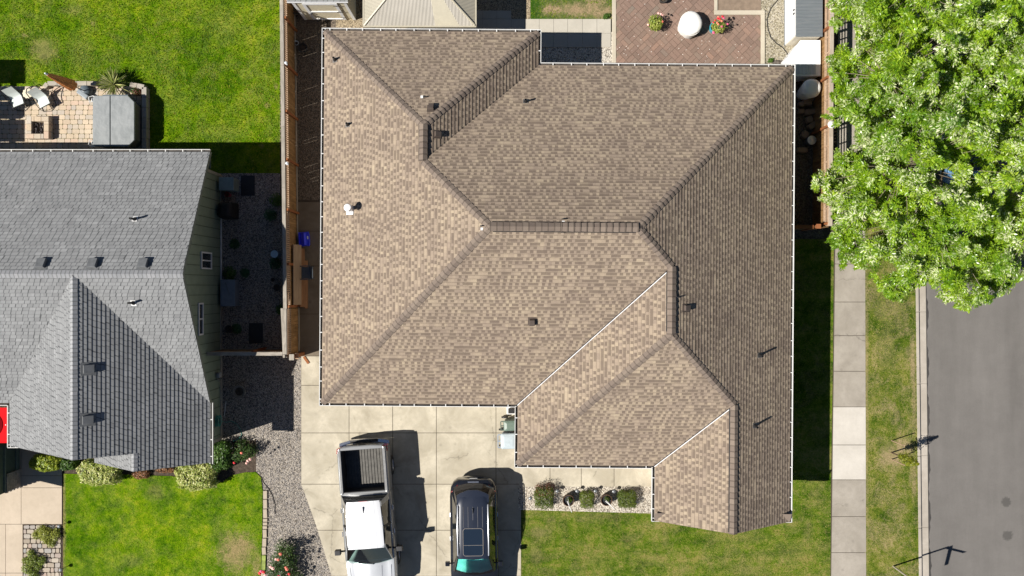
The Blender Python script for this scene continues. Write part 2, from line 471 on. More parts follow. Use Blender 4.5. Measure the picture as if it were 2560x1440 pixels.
# concrete path along the fence
b = B(); b.bx(P(744,0).x, P(840,0).x, P(0,895).y, P(0,500).y, -.3, .0155); struct(b.obj('side_path_bed', M_JOINT))
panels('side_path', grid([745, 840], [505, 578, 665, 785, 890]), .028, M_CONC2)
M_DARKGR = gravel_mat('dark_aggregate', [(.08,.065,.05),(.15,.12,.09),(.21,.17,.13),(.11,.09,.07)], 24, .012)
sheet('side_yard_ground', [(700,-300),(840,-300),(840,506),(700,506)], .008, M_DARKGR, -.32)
# behind the house
M_AGG = gravel_mat('exposed_aggregate', [(.16,.13,.09),(.34,.27,.17),(.46,.38,.26),(.26,.2,.13)], 30, .01)
M_PALE = gravel_mat('pale_pebbles', [(.42,.38,.32),(.6,.55,.47),(.7,.66,.58),(.5,.44,.36)], 22, .03, (.25,.21,.16))
M_BEDGR = gravel_mat('bed_gravel', [(.28,.25,.17),(.4,.36,.27),(.5,.46,.38),(.34,.29,.2),(.24,.22,.2)], 26, .025, (.2,.17,.09), .4)
sheet('aggregate_yard', [(840,-300),(1330,-300),(1330,170),(840,170)], .006, M_AGG, -.33)
sheet('pebble_bed', [(1330,80),(1532,80),(1532,230),(1330,230)], .009, M_PALE, -.33)
sheet('patchy_lawn', [(1326,-300),(1531,-300),(1531,48),(1326,48)], .02, M_LAWN_PATCH, -.33)
sheet('gravel_yard', [(1785,-300),(2085,-300),(2085,230),(1785,230)], .006, M_BEDGR, -.33)
M_SLAB = concrete_mat('slab_concrete', (.45,.42,.36), .22)
sl = grid([1170,1206,1242,1278,1312,1348,1384,1419,1456,1492,1527], [48, 84, 119])
sl += grid([1187,1206,1242,1278], [27,48]) 
panels('slab_path', sl, .04, M_SLAB, .005)
M_EDGE = concrete_mat('edging_concrete', (.5,.45,.36), .35)
b = B()
for x0, y0, x1, y1 in ((1530,-300,1540,170),(1785,-300,1793,27),(1785,27,1911,38),(1901,38,1911,170)):
    a = P(x0, y0); c = P(x1, y1); b.bx(a.x, c.x, c.y, a.y, -.2, .075 if x0 != 1530 else .05)
struct(b.obj('patio_edging', M_EDGE, bevel=.012))
# brick patio: diagonal bricks as real blocks, each its own island of colour
m = N('brick_paver', .85, .25)
p_ = m.pos()
c_ = m.ramp(m.isl(), [(0, (.172,.120,.096)), (.3, (.205,.138,.11)), (.6, (.228,.152,.12)), (.85, (.195,.148,.12)), (.94, (.27,.17,.128)), (1, (.165,.147,.123))])
c_ = m.mix(m.rng(m.noise(p_, 1.2, 5, .65), .4, .72, 0, .5), c_, (.24,.17,.13))
c_ = m.mix(m.rng(m.noise(p_, 40, 3, .7), .45, .75, 0, .4), c_, (.12,.08,.06))
c_ = m.mix(m.rng(m.vor(p_, 5.5, 'F1', 0), .11, .07, 0, .9), c_, (.7,.66,.6))
m.bump(m.noise(p_, 40, 3, .7), .004)
M_BRICK = m.col(c_)
b = B(); b.prism([P2(*k) for k in [(1540,-300),(1902,-300),(1902,175),(1540,175)]], -.3, .022); struct(b.obj('patio_bed', plain('patio_sand', (.2,.15,.11), .95)))
b = B()
reg = [P2(*k) for k in [(1541,-200),(1784,-200),(1784,39),(1900,39),(1900,172),(1541,172)]]
bl, bw = .36, .18
ca, sa = math.cos(R(45)), math.sin(R(45))
for i in range(-46, 46):
    for j in range(-46, 46):
        for h in (-1, 1):
            u, v = i*bl + (h*bw/2 if (i+j) % 2 else 0), j*bl + (0 if (i+j) % 2 else h*bw/2)
            cx, cy = 5 + u*ca - v*sa, 11 + u*sa + v*ca
            if not pip(cx, cy, reg): continue
            w_, l_ = (bw, bl) if (i+j) % 2 else (bl, bw)
            g = .005
            cs = [(-w_/2+g, -l_/2+g), (w_/2-g, -l_/2+g), (w_/2-g, l_/2-g), (-w_/2+g, l_/2-g)]
            b.prism([(cx + a*ca - c*sa, cy + a*sa + c*ca) for a, c in cs], .0, .042 + random.uniform(-.004, .004) + .012*(random.random() < .04))
struct(b.obj('brick_patio', M_BRICK))
# east side yard, lawns, pavement, road
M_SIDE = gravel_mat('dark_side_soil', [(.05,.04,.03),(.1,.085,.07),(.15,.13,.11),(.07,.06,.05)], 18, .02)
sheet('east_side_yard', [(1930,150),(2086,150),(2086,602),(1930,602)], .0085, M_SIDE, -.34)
sheet('main_lawn', [(1303,1274),(1900,1274),(1900,598),(2084,598),(2082,900),(2077,1200),(2073,1850),(1303,1850)], .025, M_LAWN_MAIN)
M_PEB = gravel_mat('cream_pebbles', [(.3,.26,.21),(.5,.45,.38),(.64,.59,.5),(.4,.34,.27)], 20, .035, (.3,.25,.18))
sheet('pebble_strip', [(1296,1216),(1660,1216),(1660,1284),(1303,1274),(1296,1274)], .035, M_PEB)
b = B(); b.prism([P2(*k) for k in [(1290,1080),(1650,1080),(1650,1218),(1290,1218)]], -.3, .02); struct(b.obj('entry_path_bed', M_JOINT))
panels('entry_path', grid([1297,1375,1453,1535,1640], [1085,1140,1217]), .034, M_CONC)
def lerp(a, c, t): return a + (c-a)*t
def sx(px, py): return px + (py - 1040)/400.0*({2082:-5.0, 2164:1.2}.get(px, 4.5))   # edges fan slightly
b = B(); b.prism([P2(2060,-300),P2(2175,-300),P2(2175,1850),P2(2060,1850)], -.3, .0135); struct(b.obj('pavement_bed', M_JOINT))
ys = [-280,-196,-112,-28,56,140,224,308,392,476,560,660,755,839,928,1017,1112,1199,1291,1381,1470,1560,1655,1750,1850]
old, new = [], []
for a, c in zip(ys, ys[1:]):
    qd = [(sx(2082,a),a),(sx(2164,a),a),(sx(2164,c),c),(sx(2082,c),c)]
    (new if 1000 < a < 1190 else old).append(qd)
panels('pavement', old, .03, M_CONC3)
panels('new_pavement', new, .032, M_CONC4)
sheet('verge', [(2160,-300),(sx(2294,-300),-300),(sx(2294,1850),1850),(2162,1850)], .024, M_LAWN_STRIP)
def strip(name, x0, x1, z0, z1, mat, bev=0):
    b = B(); b.prism([P2(sx(x0,-300),-300),P2(sx(x1,-300),-300),P2(sx(x1,1850),1850),P2(sx(x0,1850),1850)], z0, z1)
    return struct(b.obj(name, mat, bevel=bev))
M_KERB = concrete_mat('kerb_concrete', (.42,.38,.33), .45)
b = B()
for a, c in zip(range(-300, 1850, 180), range(-120, 1741, 180)):
    b.prism([P2(sx(2292,a+3),a+.4),P2(sx(2299.5,a),a+.4),P2(sx(2299.5,c),c-.4),P2(sx(2292,c),c-.4)], -.3, .035)
struct(b.obj('kerb', M_KERB, bevel=.012))
b = B()
for a, c in zip(range(-300, 1850, 180), range(-120, 1741, 180)):
    b.prism([P2(sx(2299.5,a),a+.3),P2(sx(2322.5,a),a+.3),P2(sx(2322.5,c),c-.3),P2(sx(2299.5,c),c-.3)], -.3, -.075)
struct(b.obj('gutter_pan', M_KERB))
m = N('asphalt', .9, .25)
p_ = m.pos()
a_ = m.math('ADD', m.math('MULTIPLY', m.noise(m.vmul(p_, (1, .12, 1)), .8, 5, .6), .65), m.math('MULTIPLY', m.noise(p_, 1.1, 6, .7), .35)); g_ = m.noise(p_, 60, 3, .8)
c_ = m.ramp(a_, [(.34, (.104,.097,.091)), (.66, (.158,.148,.139))])
c_ = m.mix(m.rng(g_, .35, .75, 0, .35), c_, (.2,.187,.175))
c_ = m.mix(m.rng(m.noise(p_, 25, 2), .55, .8, 0, .3), c_, (.09,.085,.08))
xy = m.xyz(p_)
for px, py, r in ((2518,1256,.2),(2522,1340,.21)):
    c0 = P(px, py)
    dx = m.math('SUBTRACT', xy[0], c0.x); dy = m.math('SUBTRACT', xy[1], c0.y)
    d = m.math('SQRT', m.math('ADD', m.math('MULTIPLY', dx, dx), m.math('MULTIPLY', dy, dy)))
    d = m.math('ADD', d, m.math('MULTIPLY', m.math('SUBTRACT', m.noise(p_, 11, 5, .75), .5), .34))
    c_ = m.mix(m.rng(d, r*1.15, r*.8, 0, .62), c_, (.05,.048,.045))
m.bump(g_, .006)
M_ASPH = m.col(c_)
M_TAR = plain('joint_tar', (.045,.042,.04), .8)
b = B()
pl = [(2322.5 + 2.2*math.sin(y*.05)+1.4*math.sin(y*.21), y) for y in range(-300, 1561, 12)]
b.prism([P2(sx(2320,-300),-300)] + [P2(sx(2324,y)+ (x-2322.5), y) for x, y in pl] + [P2(sx(2320,1850),1850)], -.3, -.067)
struct(b.obj('road_joint', M_TAR))
b = B(); b.prism([P2(sx(2321.5,-300),-300),P2(3600,-300),P2(3600,1850),P2(sx(2321.5,1850),1850)], -.3, -.071); struct(b.obj('road', M_ASPH))
# grey neighbour's walk, cobbles and paved patio
b = B(); b.prism([P2(*k) for k in [(-500,1080),(157,1080),(157,1850),(-500,1850)]], -.3, .01); struct(b.obj('walk_bed', M_JOINT))
q = grid([-120,-60,-2,54,156], [1090,1189,1219,1310]) + grid([-120,-60,15,58], [1310,1432,1850])
panels('front_walk', [k for k in q], .032, concrete_mat('walk_concrete', (.5,.42,.33), .3), .008)
def cobble_mat(name, cols, dark):
    m = N(name, .85, .25); p = m.pos(); n = len(cols)
    c = m.ramp(m.isl(), [(i/(n-1), cols[i]) for i in range(n)])
    c = m.mix(m.rng(m.noise(p, 22, 4, .7), .4, .75, 0, .45), c, dark)
    c = m.mix(m.rng(m.noise(p, 1.2, 4, .7), .5, .7, 0, .3), c, dark)
    m.bump(m.noise(p, 22, 4), .006); return m.col(c)
M_COB = cobble_mat('cobble_stone', [(.3,.25,.2),(.4,.34,.27),(.34,.31,.28),(.46,.4,.32),(.38,.29,.24),(.3,.3,.29)], (.2,.17,.13))
def blocks(name, x0, x1, y0, y1, rowh, wmin, wmax, z, mat, gap=.012, jit=.0, skip=None):
    b = B(); y = y0; k = 0
    while y < y1 - .05:
        x = x0 - random.random()*wmax*.5
        while x < x1:
            w = random.choice((wmin, (wmin+wmax)/2, wmax))
            a, c = max(x, x0), min(x + w, x1)
            if c - a > .05 and not (skip and skip((a+c)/2, y + rowh/2)):
                j = lambda: random.uniform(-jit, jit)
                g = gap; f = min(.03, (c-a)*.2)
                yy = min(y + rowh, y1)
                pts = [(a+g+f+j(), y+g+j()), (c-g-f+j(), y+g+j()), (c-g+j(), y+g+f), (c-g+j(), yy-g-f), (c-g-f, yy-g+j()), (a+g+f, yy-g+j()), (a+g+j(), yy-g-f), (a+g+j(), y+g+f)]
                b.prism(pts, z-.1, z + random.uniform(-.003, .003))
            x += w
        y += rowh; k += 1
    return struct(b.obj(name, mat))
a, c = P(60,1850), P(154,1312)
blocks('cobble_strip', a.x, c.x, a.y, c.y, .2, .17, .32, .045, M_COB, .014, .012)
sheet('cobble_bed', [(57,1308),(158,1308),(158,1850),(57,1850)], .02, M_SOIL, -.29)
M_PAV = cobble_mat('patio_paver', [(.44,.35,.26),(.52,.42,.30),(.40,.36,.31),(.56,.46,.34),(.5,.37,.28),(.48,.43,.36)], (.27,.22,.17))
a, c = P(-400,430), P(354,216)
struct(B().bx(a.x, c.x, a.y, c.y, -.3, .02).obj('paver_bed', plain('paver_joint', (.19,.17,.09), .95)))
blocks('paver_patio', a.x, c.x, a.y, c.y, .198, .2, .31, .04, M_PAV, .007, .002)
# ================================================================ HOUSES
def clip(poly, nrm, d):
    """keep the part of a 2D polygon where dot(p, nrm) >= d"""
    out = []
    for i in range(len(poly)):
        a, c = poly[i-1], poly[i]
        da = a[0]*nrm[0] + a[1]*nrm[1] - d; dc = c[0]*nrm[0] + c[1]*nrm[1] - d
        if (da >= 0) != (dc >= 0):
            t = da/(da-dc); out.append((a[0]+(c[0]-a[0])*t, a[1]+(c[1]-a[1])*t))
        if dc >= 0: out.append(c)
    return out
class Slope:
    def __init__(s, up, d0, z0, p): s.up = up; s.d0 = d0; s.z0 = z0; s.p = p; s.L = math.sqrt(1+p*p)
    def z(s, x, y): return s.z0 + s.p*(x*s.up[0] + y*s.up[1] - s.d0)
    def n(s): return Vector((-s.p*s.up[0], -s.p*s.up[1], 1)).normalized()
    def pt(s, x, y, lift=0.0): return Vector((x, y, s.z(x, y))) + s.n()*lift
def courses(b, poly, sl, e=.143, t=.013, off=0.0):
    """every shingle course is a real strip, its lower edge standing proud of the course below"""
    up = sl.up; per = (-up[1], up[0]); ep = e/sl.L
    ds = [q[0]*up[0]+q[1]*up[1] for q in poly]
    i = 0; n = sl.n()
    while sl.d0 + i*ep < max(ds) - 1e-4:
        a = sl.d0 + i*ep; c = a + ep
        pc = clip(clip(poly, up, a), (-up[0], -up[1]), -c)
        if len(pc) >= 3:
            pts, uvs = [], []
            for q in pc:
                fr = min(1, max(0, (q[0]*up[0]+q[1]*up[1]-a)/ep))
                pts.append(sl.pt(q[0], q[1], t*(1-fr)))
                uvs.append((q[0]*per[0]+q[1]*per[1]+off, (i + .003 + .994*fr)*e))
            b.poly(pts, uvs)
            lo = [k for k in range(len(pc)) if abs(pc[k][0]*up[0]+pc[k][1]*up[1]-a) < 1e-5]
            if len(lo) >= 2:
                k0, k1 = lo[0], lo[-1]
                if (k1+1) % len(pc) == k0: k0, k1 = k1, k0
                A, C = pts[k0], pts[k1]; dn = n*(t+.012)
                b.poly([A, A-dn, C-dn, C], [uvs[k0], uvs[k0], uvs[k1], uvs[k1]])
        i += 1
def caps(b, p0, p1, n1, n2, w=.132, ex=.21, lift=.012, t=.026):
    """overlapping bent cap shingles from p0 (low) to p1 (high) where two slopes meet"""
    p0, p1 = Vector(p0), Vector(p1); d = (p1-p0); L = d.length; d.normalize()
    w1 = n1.cross(d); w1 = (w1 if w1.z <= 0 else -w1).normalized()
    w2 = n2.cross(d); w2 = (w2 if w2.z <= 0 else -w2).normalized()
    if abs(w1.z) < 1e-3 and abs(w2.z) < 1e-3: w2 = -w1
    if w1.dot(w2) > .9: w2 = -w2
    up = (n1+n2).normalized(); k = 0
    while k*ex < L:
        s0, s1 = k*ex, min((k+1)*ex + .02, L + .02)
        def q(s, wv, l, nn): return p0 + d*s + wv*w + (nn*(l) if wv is not None else up*l)
        j = random.uniform(-.006, .006); ww = w + j
        l0, l1 = lift + t, lift
        c0, c1 = p0 + d*s0 + up*l0*1.15, p0 + d*s1 + up*l1*1.15
        for wv, nn in ((w1, n1), (w2, n2)):
            e0, e1 = p0 + d*s0 + wv*ww + nn*l0, p0 + d*s1 + wv*ww + nn*l1
            u0 = k*3.1 + random.random()*.02
            b.poly([c0, e0, e1, c1], [(u0, 0.02), (u0+.1, .02), (u0+.1, .12), (u0, .12)])
            b.poly([c0, c0-up*.03, e0-nn*.03, e0], [(u0, .02)]*4)
            b.poly([e0, e0-nn*.03, e1-nn*.03, e1], [(u0, .02)]*4)
        k += 1
def gutter(parent, segs, he, mats, w=.11, hh=.105, step=.62, wall=.014):
    """segs: (x0,y0,x1,y1) outer lip, walked with the house on the left"""
    for x0, y0, x1, y1 in segs:
        a = Vector((x0, y0, 0)); c = Vector((x1, y1, 0)); d = (c-a); L = d.length; d.normalize(); inn = Vector((-d.y, d.x, 0))
        ang = math.atan2(d.y, d.x)
        b = B(); mid = (a+c)/2
        b.box(mid + inn*wall/2 + Vector((0,0,he-hh/2)), (L, wall, hh), ang)
        b.box(mid + inn*.006 + Vector((0,0,he+.004)), (L, .019, .014), ang)
        b.box(mid + inn*(w+.01) + Vector((0,0,he-.09)), (L-.01, .02, .16), ang)
        k = .2 + random.random()*.3
        while k < L-.1:
            b.box(a + d*k + inn*(w*.5+.012) + Vector((0,0,he+.002)), (.03, w, .012), ang)
            k += step*random.uniform(.85, 1.15)
        g = b.obj('gutter', mats[0], parent)
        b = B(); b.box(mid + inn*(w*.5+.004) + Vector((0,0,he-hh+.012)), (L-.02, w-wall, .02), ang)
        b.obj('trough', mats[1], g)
M_WHITE = plain('white_paint', (.66,.66,.65), .5, .06)
M_TROUGH = plain('gutter_dirt_and_shade', (.05,.042,.036), .9, .3)  # dirty gutter floor, darkened further to paint in the shade inside
M_SOFFIT = plain('soffit_board', (.6,.58,.54), .7, .05)
# ------------------------------------------------ brown house
HE, PI_ = 3.15, .64
TH = .0073
ke = (H-HE)/H/S0
def hu(px, py): x, y = (px-1280)*ke, (720-py)*ke; return x*math.cos(TH) - y*math.sin(TH), x*math.sin(TH) + y*math.cos(TH)
gW = (hu(805,70)[0] + hu(798,1015)[0])/2; gE = (hu(1988,160)[0] + hu(1980,1307)[0])/2
gA = hu(1353,75)[0]; gB = (hu(1288,1017)[0]+hu(1286,1168)[0])/2; gC = (hu(1632,1172)[0]+hu(1627,1303)[0])/2
gN1 = hu(1080,72)[1]; gN2 = hu(1670,159)[1]; gS1 = hu(1040,1016)[1]; gS2 = hu(1460,1170)[1]; gS3 = hu(1800,1305)[1]
gi = .105
W_, E_, A_, B_, C_ = gW+gi, gE-gi, gA-gi, gB+gi, gC+gi
N1_, N2_, S1_, S2_, S3_ = gN1-gi, gN2-gi, gS1+gi, gS2+gi, gS3+.03
slW = Slope((1,0), W_, HE, PI_); slE = Slope((-1,0), -E_, HE, PI_); slA = Slope((-1,0), -A_, HE, PI_)
slB = Slope((1,0), B_, HE, PI_); slC = Slope((1,0), C_, HE, PI_)
slN1 = Slope((0,-1), -N1_, HE, PI_); slN2 = Slope((0,-1), -N2_, HE, PI_); slS1 = Slope((0,1), S1_, HE, PI_); slS2 = Slope((0,1), S2_, HE, PI_)
hn = (A_-W_)/2; un = W_+hn; vn1 = N1_-hn; vn0 = N2_-hn           # north wing ridge
hm = (N2_-S1_)/2; vm = S1_+hm; um0 = W_+hm; um1 = E_-hm           # main ridge
h2 = (E_-B_)/2; u2 = B_+h2; v2a = S1_+h2; v2b = S2_+h2            # second ridge
h3 = (E_-C_)/2; u3 = C_+h3; v3 = S2_+h3                           # front gable ridge
house = thing('brown_house', 'brown shingled hip-roofed house with white gutters in the middle of the view', 'house', (0,0,0), -TH)
BL = [(.23,.18,.142), (.288,.228,.176), (.35,.28,.208), (.41,.335,.24)]
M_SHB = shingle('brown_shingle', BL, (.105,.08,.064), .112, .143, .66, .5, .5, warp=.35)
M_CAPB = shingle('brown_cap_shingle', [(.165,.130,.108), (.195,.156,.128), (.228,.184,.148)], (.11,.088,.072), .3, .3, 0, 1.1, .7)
planes = [
 ('W', slW, [(W_,N1_),(W_,S1_),(um0,vm),(un,vn0),(un,vn1)]),
 ('N1', slN1, [(W_,N1_),(un,vn1),(A_,N1_)]),
 ('A', slA, [(A_,N1_),(un,vn1),(un,vn0),(A_,N2_)]),
 ('N2', slN2, [(A_,N2_),(un,vn0),(um0,vm),(um1,vm),(E_,N2_)]),
 ('E', slE, [(E_,N2_),(um1,vm),(u2,v2a),(u2,v2b),(u3,v3),(u3,S3_),(E_,S3_)]),
 ('S1', slS1, [(W_,S1_),(B_,S1_),(u2,v2a),(um1,vm),(um0,vm)]),
 ('B', slB, [(B_,S1_),(B_,S2_),(u2,v2b),(u2,v2a)]),
 ('S2', slS2, [(B_,S2_),(C_,S2_),(u3,v3),(u2,v2b)]),
 ('C', slC, [(C_,S2_),(C_,S3_),(u3,S3_),(u3,v3)])]
SL = {}
b = B()
for k, (nm, sl, poly) in enumerate(planes):
    SL[nm] = sl; courses(b, poly, sl, .143, .017, k*31.7)
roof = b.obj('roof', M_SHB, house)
b = B()      # roof deck below the shingles
for nm, sl, poly in planes: b.poly([sl.pt(x, y, -.02) for x, y in reversed(poly)])
b.obj('roof_deck', M_SOFFIT, roof)
def P3(sl, u, v): return sl.pt(u, v)
def cap(par, mat, p0, p1, s1, s2, nm='hip_cap', **kw):
    bb = B(); caps(bb, p0, p1, s1.n(), s2.n(), **kw); bb.obj(nm, mat, par)
cap(roof, M_CAPB, P3(slW,W_,N1_), P3(slW,un,vn1), slW, slN1)
cap(roof, M_CAPB, P3(slA,A_,N1_), P3(slA,un,vn1), slA, slN1)
cap(roof, M_CAPB, P3(slW,un,vn0), P3(slW,um0,vm), slW, slN2)
cap(roof, M_CAPB, P3(slW,W_,S1_), P3(slW,um0,vm), slW, slS1)
cap(roof, M_CAPB, P3(slE,E_,N2_), P3(slE,um1,vm), slE, slN2)
cap(roof, M_CAPB, P3(slE,u2,v2a), P3(slE,um1,vm), slE, slS1)
cap(roof, M_CAPB, P3(slB,B_,S2_), P3(slB,u2,v2b), slB, slS2)
cap(roof, M_CAPB, P3(slE,u3,v3), P3(slE,u2,v2b), slE, slS2)
cap(roof, M_CAPB, P3(slW,un,vn0), P3(slW,un,vn1), slW, slA, 'ridge_cap', lift=.055)
um_ = um0*.52 + um1*.48
cap(roof, M_CAPB, P3(slN2,um0,vm), P3(slN2,um_,vm), slN2, slS1, 'ridge_cap', lift=.055)
cap(roof, M_CAPB, P3(slN2,um1,vm), P3(slN2,um_,vm), slN2, slS1, 'ridge_cap', lift=.055)
cap(roof, M_CAPB, P3(slB,u2,v2b), P3(slB,u2,v2a), slB, slE, 'ridge_cap', lift=.055)
cap(roof, M_CAPB, P3(slC,u3,S3_), P3(slC,u3,v3), slC, slE, 'ridge_cap', lift=.04)
M_VENTB = plain('ridge_vent_black', (.02,.018,.017), .8)
for (s1, s2, a, c) in ((slW, slA, (un,vn0), (un,vn1)), (slN2, slS1, (um0+.1,vm), (um1-.1,vm)), (slB, slE, (u2,v2b+.1), (u2,v2a-.1)), (slC, slE, (u3,S3_+.05), (u3,v3-.1))):
    bb = B(); caps(bb, P3(s1,*a), P3(s1,*c), s1.n(), s2.n(), w=.185, ex=9.0, lift=.03, t=.0); bb.obj('ridge_vent', M_VENTB, roof)
# valleys: white metal showing beside the two western-facing front valleys, dark elsewhere
M_FLASH = plain('valley_metal', (.55,.55,.56), .5, .12)
M_FLASHD = plain('dark_valley_metal', (.05,.043,.04), .5)
def valley(a, c, sl, mat, w, side, lift=.022):
    A, C = sl.pt(*a, lift), sl.pt(*c, lift); d = (C-A).normalized(); pr = sl.n().cross(d)*side
    bb = B(); bb.poly([A, C, C+pr*w, A+pr*w]); bb.poly([A+pr*w, C+pr*w, C+pr*w-sl.n()*.03, A+pr*w-sl.n()*.03]); bb.obj('valley_flashing', mat, roof)
valley((B_-.02,S1_-.02), (u2,v2a), slB, M_FLASH, .036, -1)
valley((C_-.02,S2_-.02), (u3,v3), slC, M_FLASH, .036, -1)
valley((B_-.02,S1_-.02), (u2,v2a), slS1, M_FLASHD, .04, 1)
valley((C_-.02,S2_-.02), (u3,v3), slS2, M_FLASHD, .04, 1)
valley((A_,N2_), (un,vn0), slA, M_FLASHD, .05, 1)
valley((A_,N2_), (un,vn0), slN2, M_FLASHD, .03, -1)
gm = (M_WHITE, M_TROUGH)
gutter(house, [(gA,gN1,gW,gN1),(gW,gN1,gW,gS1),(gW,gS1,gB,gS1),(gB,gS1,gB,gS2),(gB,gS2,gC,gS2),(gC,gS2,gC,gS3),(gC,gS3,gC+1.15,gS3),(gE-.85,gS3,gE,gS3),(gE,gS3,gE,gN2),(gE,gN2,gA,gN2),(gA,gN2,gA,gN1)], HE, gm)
# little pent returns at the foot of the front gable
for x0, x1, sg in ((C_-.02, C_+1.05, 1), (E_-.75, E_+.02, -1)):
    bb = B(); bb.poly([(x0, S3_-.02, HE+.02), (x1, S3_-.02, HE+.02), ((x1 if sg > 0 else x1), S3_+.35, HE+.24), (x0, S3_+.35, HE+.24)], [(0,0),(1,0),(1,.3),(0,.3)])
    bb.obj('gable_return', M_CAPB, house)
# walls below the eaves
M_WALLB = plain('taupe_siding', (.42,.36,.29), .8, .06)
wi = .5
wp = [(gW+wi,gN1-wi),(gW+wi,gS1+wi),(gB+wi,gS1+wi),(gB+wi,gS2+wi),(gC+wi,gS2+wi),(gC+wi,gS3+.4),(gE-wi,gS3+.4),(gE-wi,gN2-wi),(gA-wi,gN2-wi),(gA-wi,gN1-wi)]
bb = B(); bb.prism(wp, -.2, HE-.06)
bb.poly([(C_+.4,S3_+.4,HE-.06),(E_-.4,S3_+.4,HE-.06),(u3,S3_+.4,HE+PI_*(h3-.4)-.04)])
bb.obj('wall', M_WALLB, house)
bb = B(); o2 = .012
bb.prism([(gW+o2,gN1-o2),(gW+o2,gS1+o2),(gB+o2,gS1+o2),(gB+o2,gS2+o2),(gC+o2,gS2+o2),(gC+o2,gS3+.05),(gE-o2,gS3+.05),(gE-o2,gN2-o2),(gA-o2,gN2-o2),(gA-o2,gN1-o2)], HE-.19, HE-.165)
bb.obj('soffit', M_SOFFIT, house)
bb = B()
for s in (-1, 1):      # barge boards of the front gable
    x1 = C_ if s < 0 else E_
    bb.rings([[(x1, S3_+.005, HE-.16), (x1, S3_+.005, HE-.015), (x1, S3_+.03, HE-.015), (x1, S3_+.03, HE-.16)],
              [(u3, S3_+.005, HE+PI_*h3-.16), (u3, S3_+.005, HE+PI_*h3-.015), (u3, S3_+.03, HE+PI_*h3-.015), (u3, S3_+.03, HE+PI_*h3-.16)]])
bb.obj('barge_board', M_WHITE, house)
# garage door and windows under the eaves
bb = B(); bb.bx(gW+2.0, gW+6.9, gS1+wi-.03, gS1+wi-.003, .03, 2.2)
for k in range(1, 4): bb.bx(gW+2.0, gW+6.9, gS1+wi-.045, gS1+wi-.03, .03+k*.54-.02, .03+k*.54+.02)
bb.obj('garage_door', M_WHITE, house)
M_GLASS = glass_mat('window_glass')
def window(par, x, y, z, w, h, nx, ny):
    """a framed window on a wall whose outward normal is (nx, ny)"""
    ang = math.atan2(ny, nx) + math.pi/2
    b1 = B(); T = Vector((x, y, z)); ax = Vector((math.cos(ang), math.sin(ang), 0)); nv = Vector((nx, ny, 0))
    f = .06
    for k in (-1, 1): b1.box(T + ax*k*(w/2-f/2) + nv*.02, (f, .05, h), ang)
    for k in (-1, 1): b1.box(T + Vector((0,0,k*(h/2-f/2))) + nv*.02, (w-2*f-.004, .048, f), ang)
    b1.box(T + nv*.018, (.05 if w > h*.6 or True else 0, .04, h-2*f-.004), ang)
    fo = b1.obj('window', M_WHITE, par)
    b2 = B(); b2.box(T + nv*.006, (w-f, .012, h-f), ang); b2.obj('pane', M_GLASS, fo)
window(house, gE-wi, 3.0, 1.6, 1.5, 1.2, 1, 0); window(house, gE-wi, -3.5, 1.6, 1.2, 1.2, 1, 0)
window(house, gW+wi, 2.0, 1.7, 1.2, .9, -1, 0); window(house, u3, gS3+.4, 1.6, 2.0, 1.4, 0, -1)
window(house, 5.0, gN2-wi, 1.5, 1.8, 1.2, 0, 1)
# roof fittings; positions found where the camera ray meets the slope
def hit(px, py, sl, th=TH):
    d = P(px, py, 0) - Vector((0,0,H)); o = Vector((0,0,H))
    if th: Rm = Matrix.Rotation(th, 3, 'Z'); d = Rm @ d; o = Rm @ o
    n = sl.n(); p0 = sl.pt(0, 0)
    t = (p0-o).dot(n)/d.dot(n); return o + d*t
M_BLK = plain('black_plastic', (.018,.018,.02), .5)
M_LEAD = plain('lead_flashing', (.2,.185,.17), .5, .15, metal=.4)
M_VENT = plain('brown_vent_metal', (.085,.066,.055), .5, .1)
def pipe_vent(par, p, sl, ht, r=.04, mat=None, fl=None):
    b = B(); n = sl.n(); up = Vector((*sl.up, sl.p)).normalized(); sd_ = up.cross(n)
    M = Matrix((sd_, up, n)).transposed().to_4x4()
    b.box(p + n*.02, (.19, .22, .008), M=M)
    o = b.obj('vent_pipe', fl or M_LEAD, par)
    b = B(); b.lathe([(.085,-.03),(.07,.06),(r+.008,.13),(r,.14),(r,ht),(r*.72,ht),(r*.72,ht-.1)], 14, p)
    b.obj('pipe', mat or M_BLK, o, smooth=True)
def box_vent(par, p, sl, w, l, ht, mat):
    n = sl.n(); up = Vector((*sl.up, sl.p)).normalized(); sd_ = up.cross(n)
    M = Matrix((sd_, up, n)).transposed().to_4x4()
    b = B(); b.box(p + n*.018, (w*1.45, l*1.4, .008), M=M)
    T = Matrix.Translation(p) @ M
    def q(x, y, z): return T @ Vector((x, y, z))
    r0 = [q(-w*.46,-l*.4,.02), q(w*.46,-l*.4,.02), q(w*.46,l*.45,.02), q(-w*.46,l*.45,.02)]
    r1 = [q(-w*.46,-l*.4,ht*.55), q(w*.46,-l*.4,ht*.55), q(w*.46,l*.45,ht*.6), q(-w*.46,l*.45,ht*.6)]
    r2 = [q(-w*.5,-l*.52,ht*.55), q(w*.5,-l*.52,ht*.55), q(w*.5,l*.5,ht*.62), q(-w*.5,l*.5,ht*.62)]
    r3 = [q(-w*.47,-l*.48,ht), q(w*.47,-l*.48,ht), q(w*.42,l*.46,ht), q(-w*.42,l*.46,ht)]
    b.rings([r0, r1, r2, r3]); b.obj('roof_vent', mat, par, bevel=.006)
for px, py, nm, ht in ((838,150,'W',.34),(870,312,'W',.3),(1314,254,'N2',.34),(1898,888,'E',.42),(1886,1064,'E',.42)):
    pipe_vent(house, hit(px, py, SL[nm]), SL[nm], ht)
for px, py, nm in ((1078,272,'N1'),(1092,336,'A'),(1330,802,'S1'),(1714,770,'E')):
    box_vent(house, hit(px, py, SL[nm]), SL[nm], .2, .24, .13 if nm in 'AE' else .16, M_VENT)
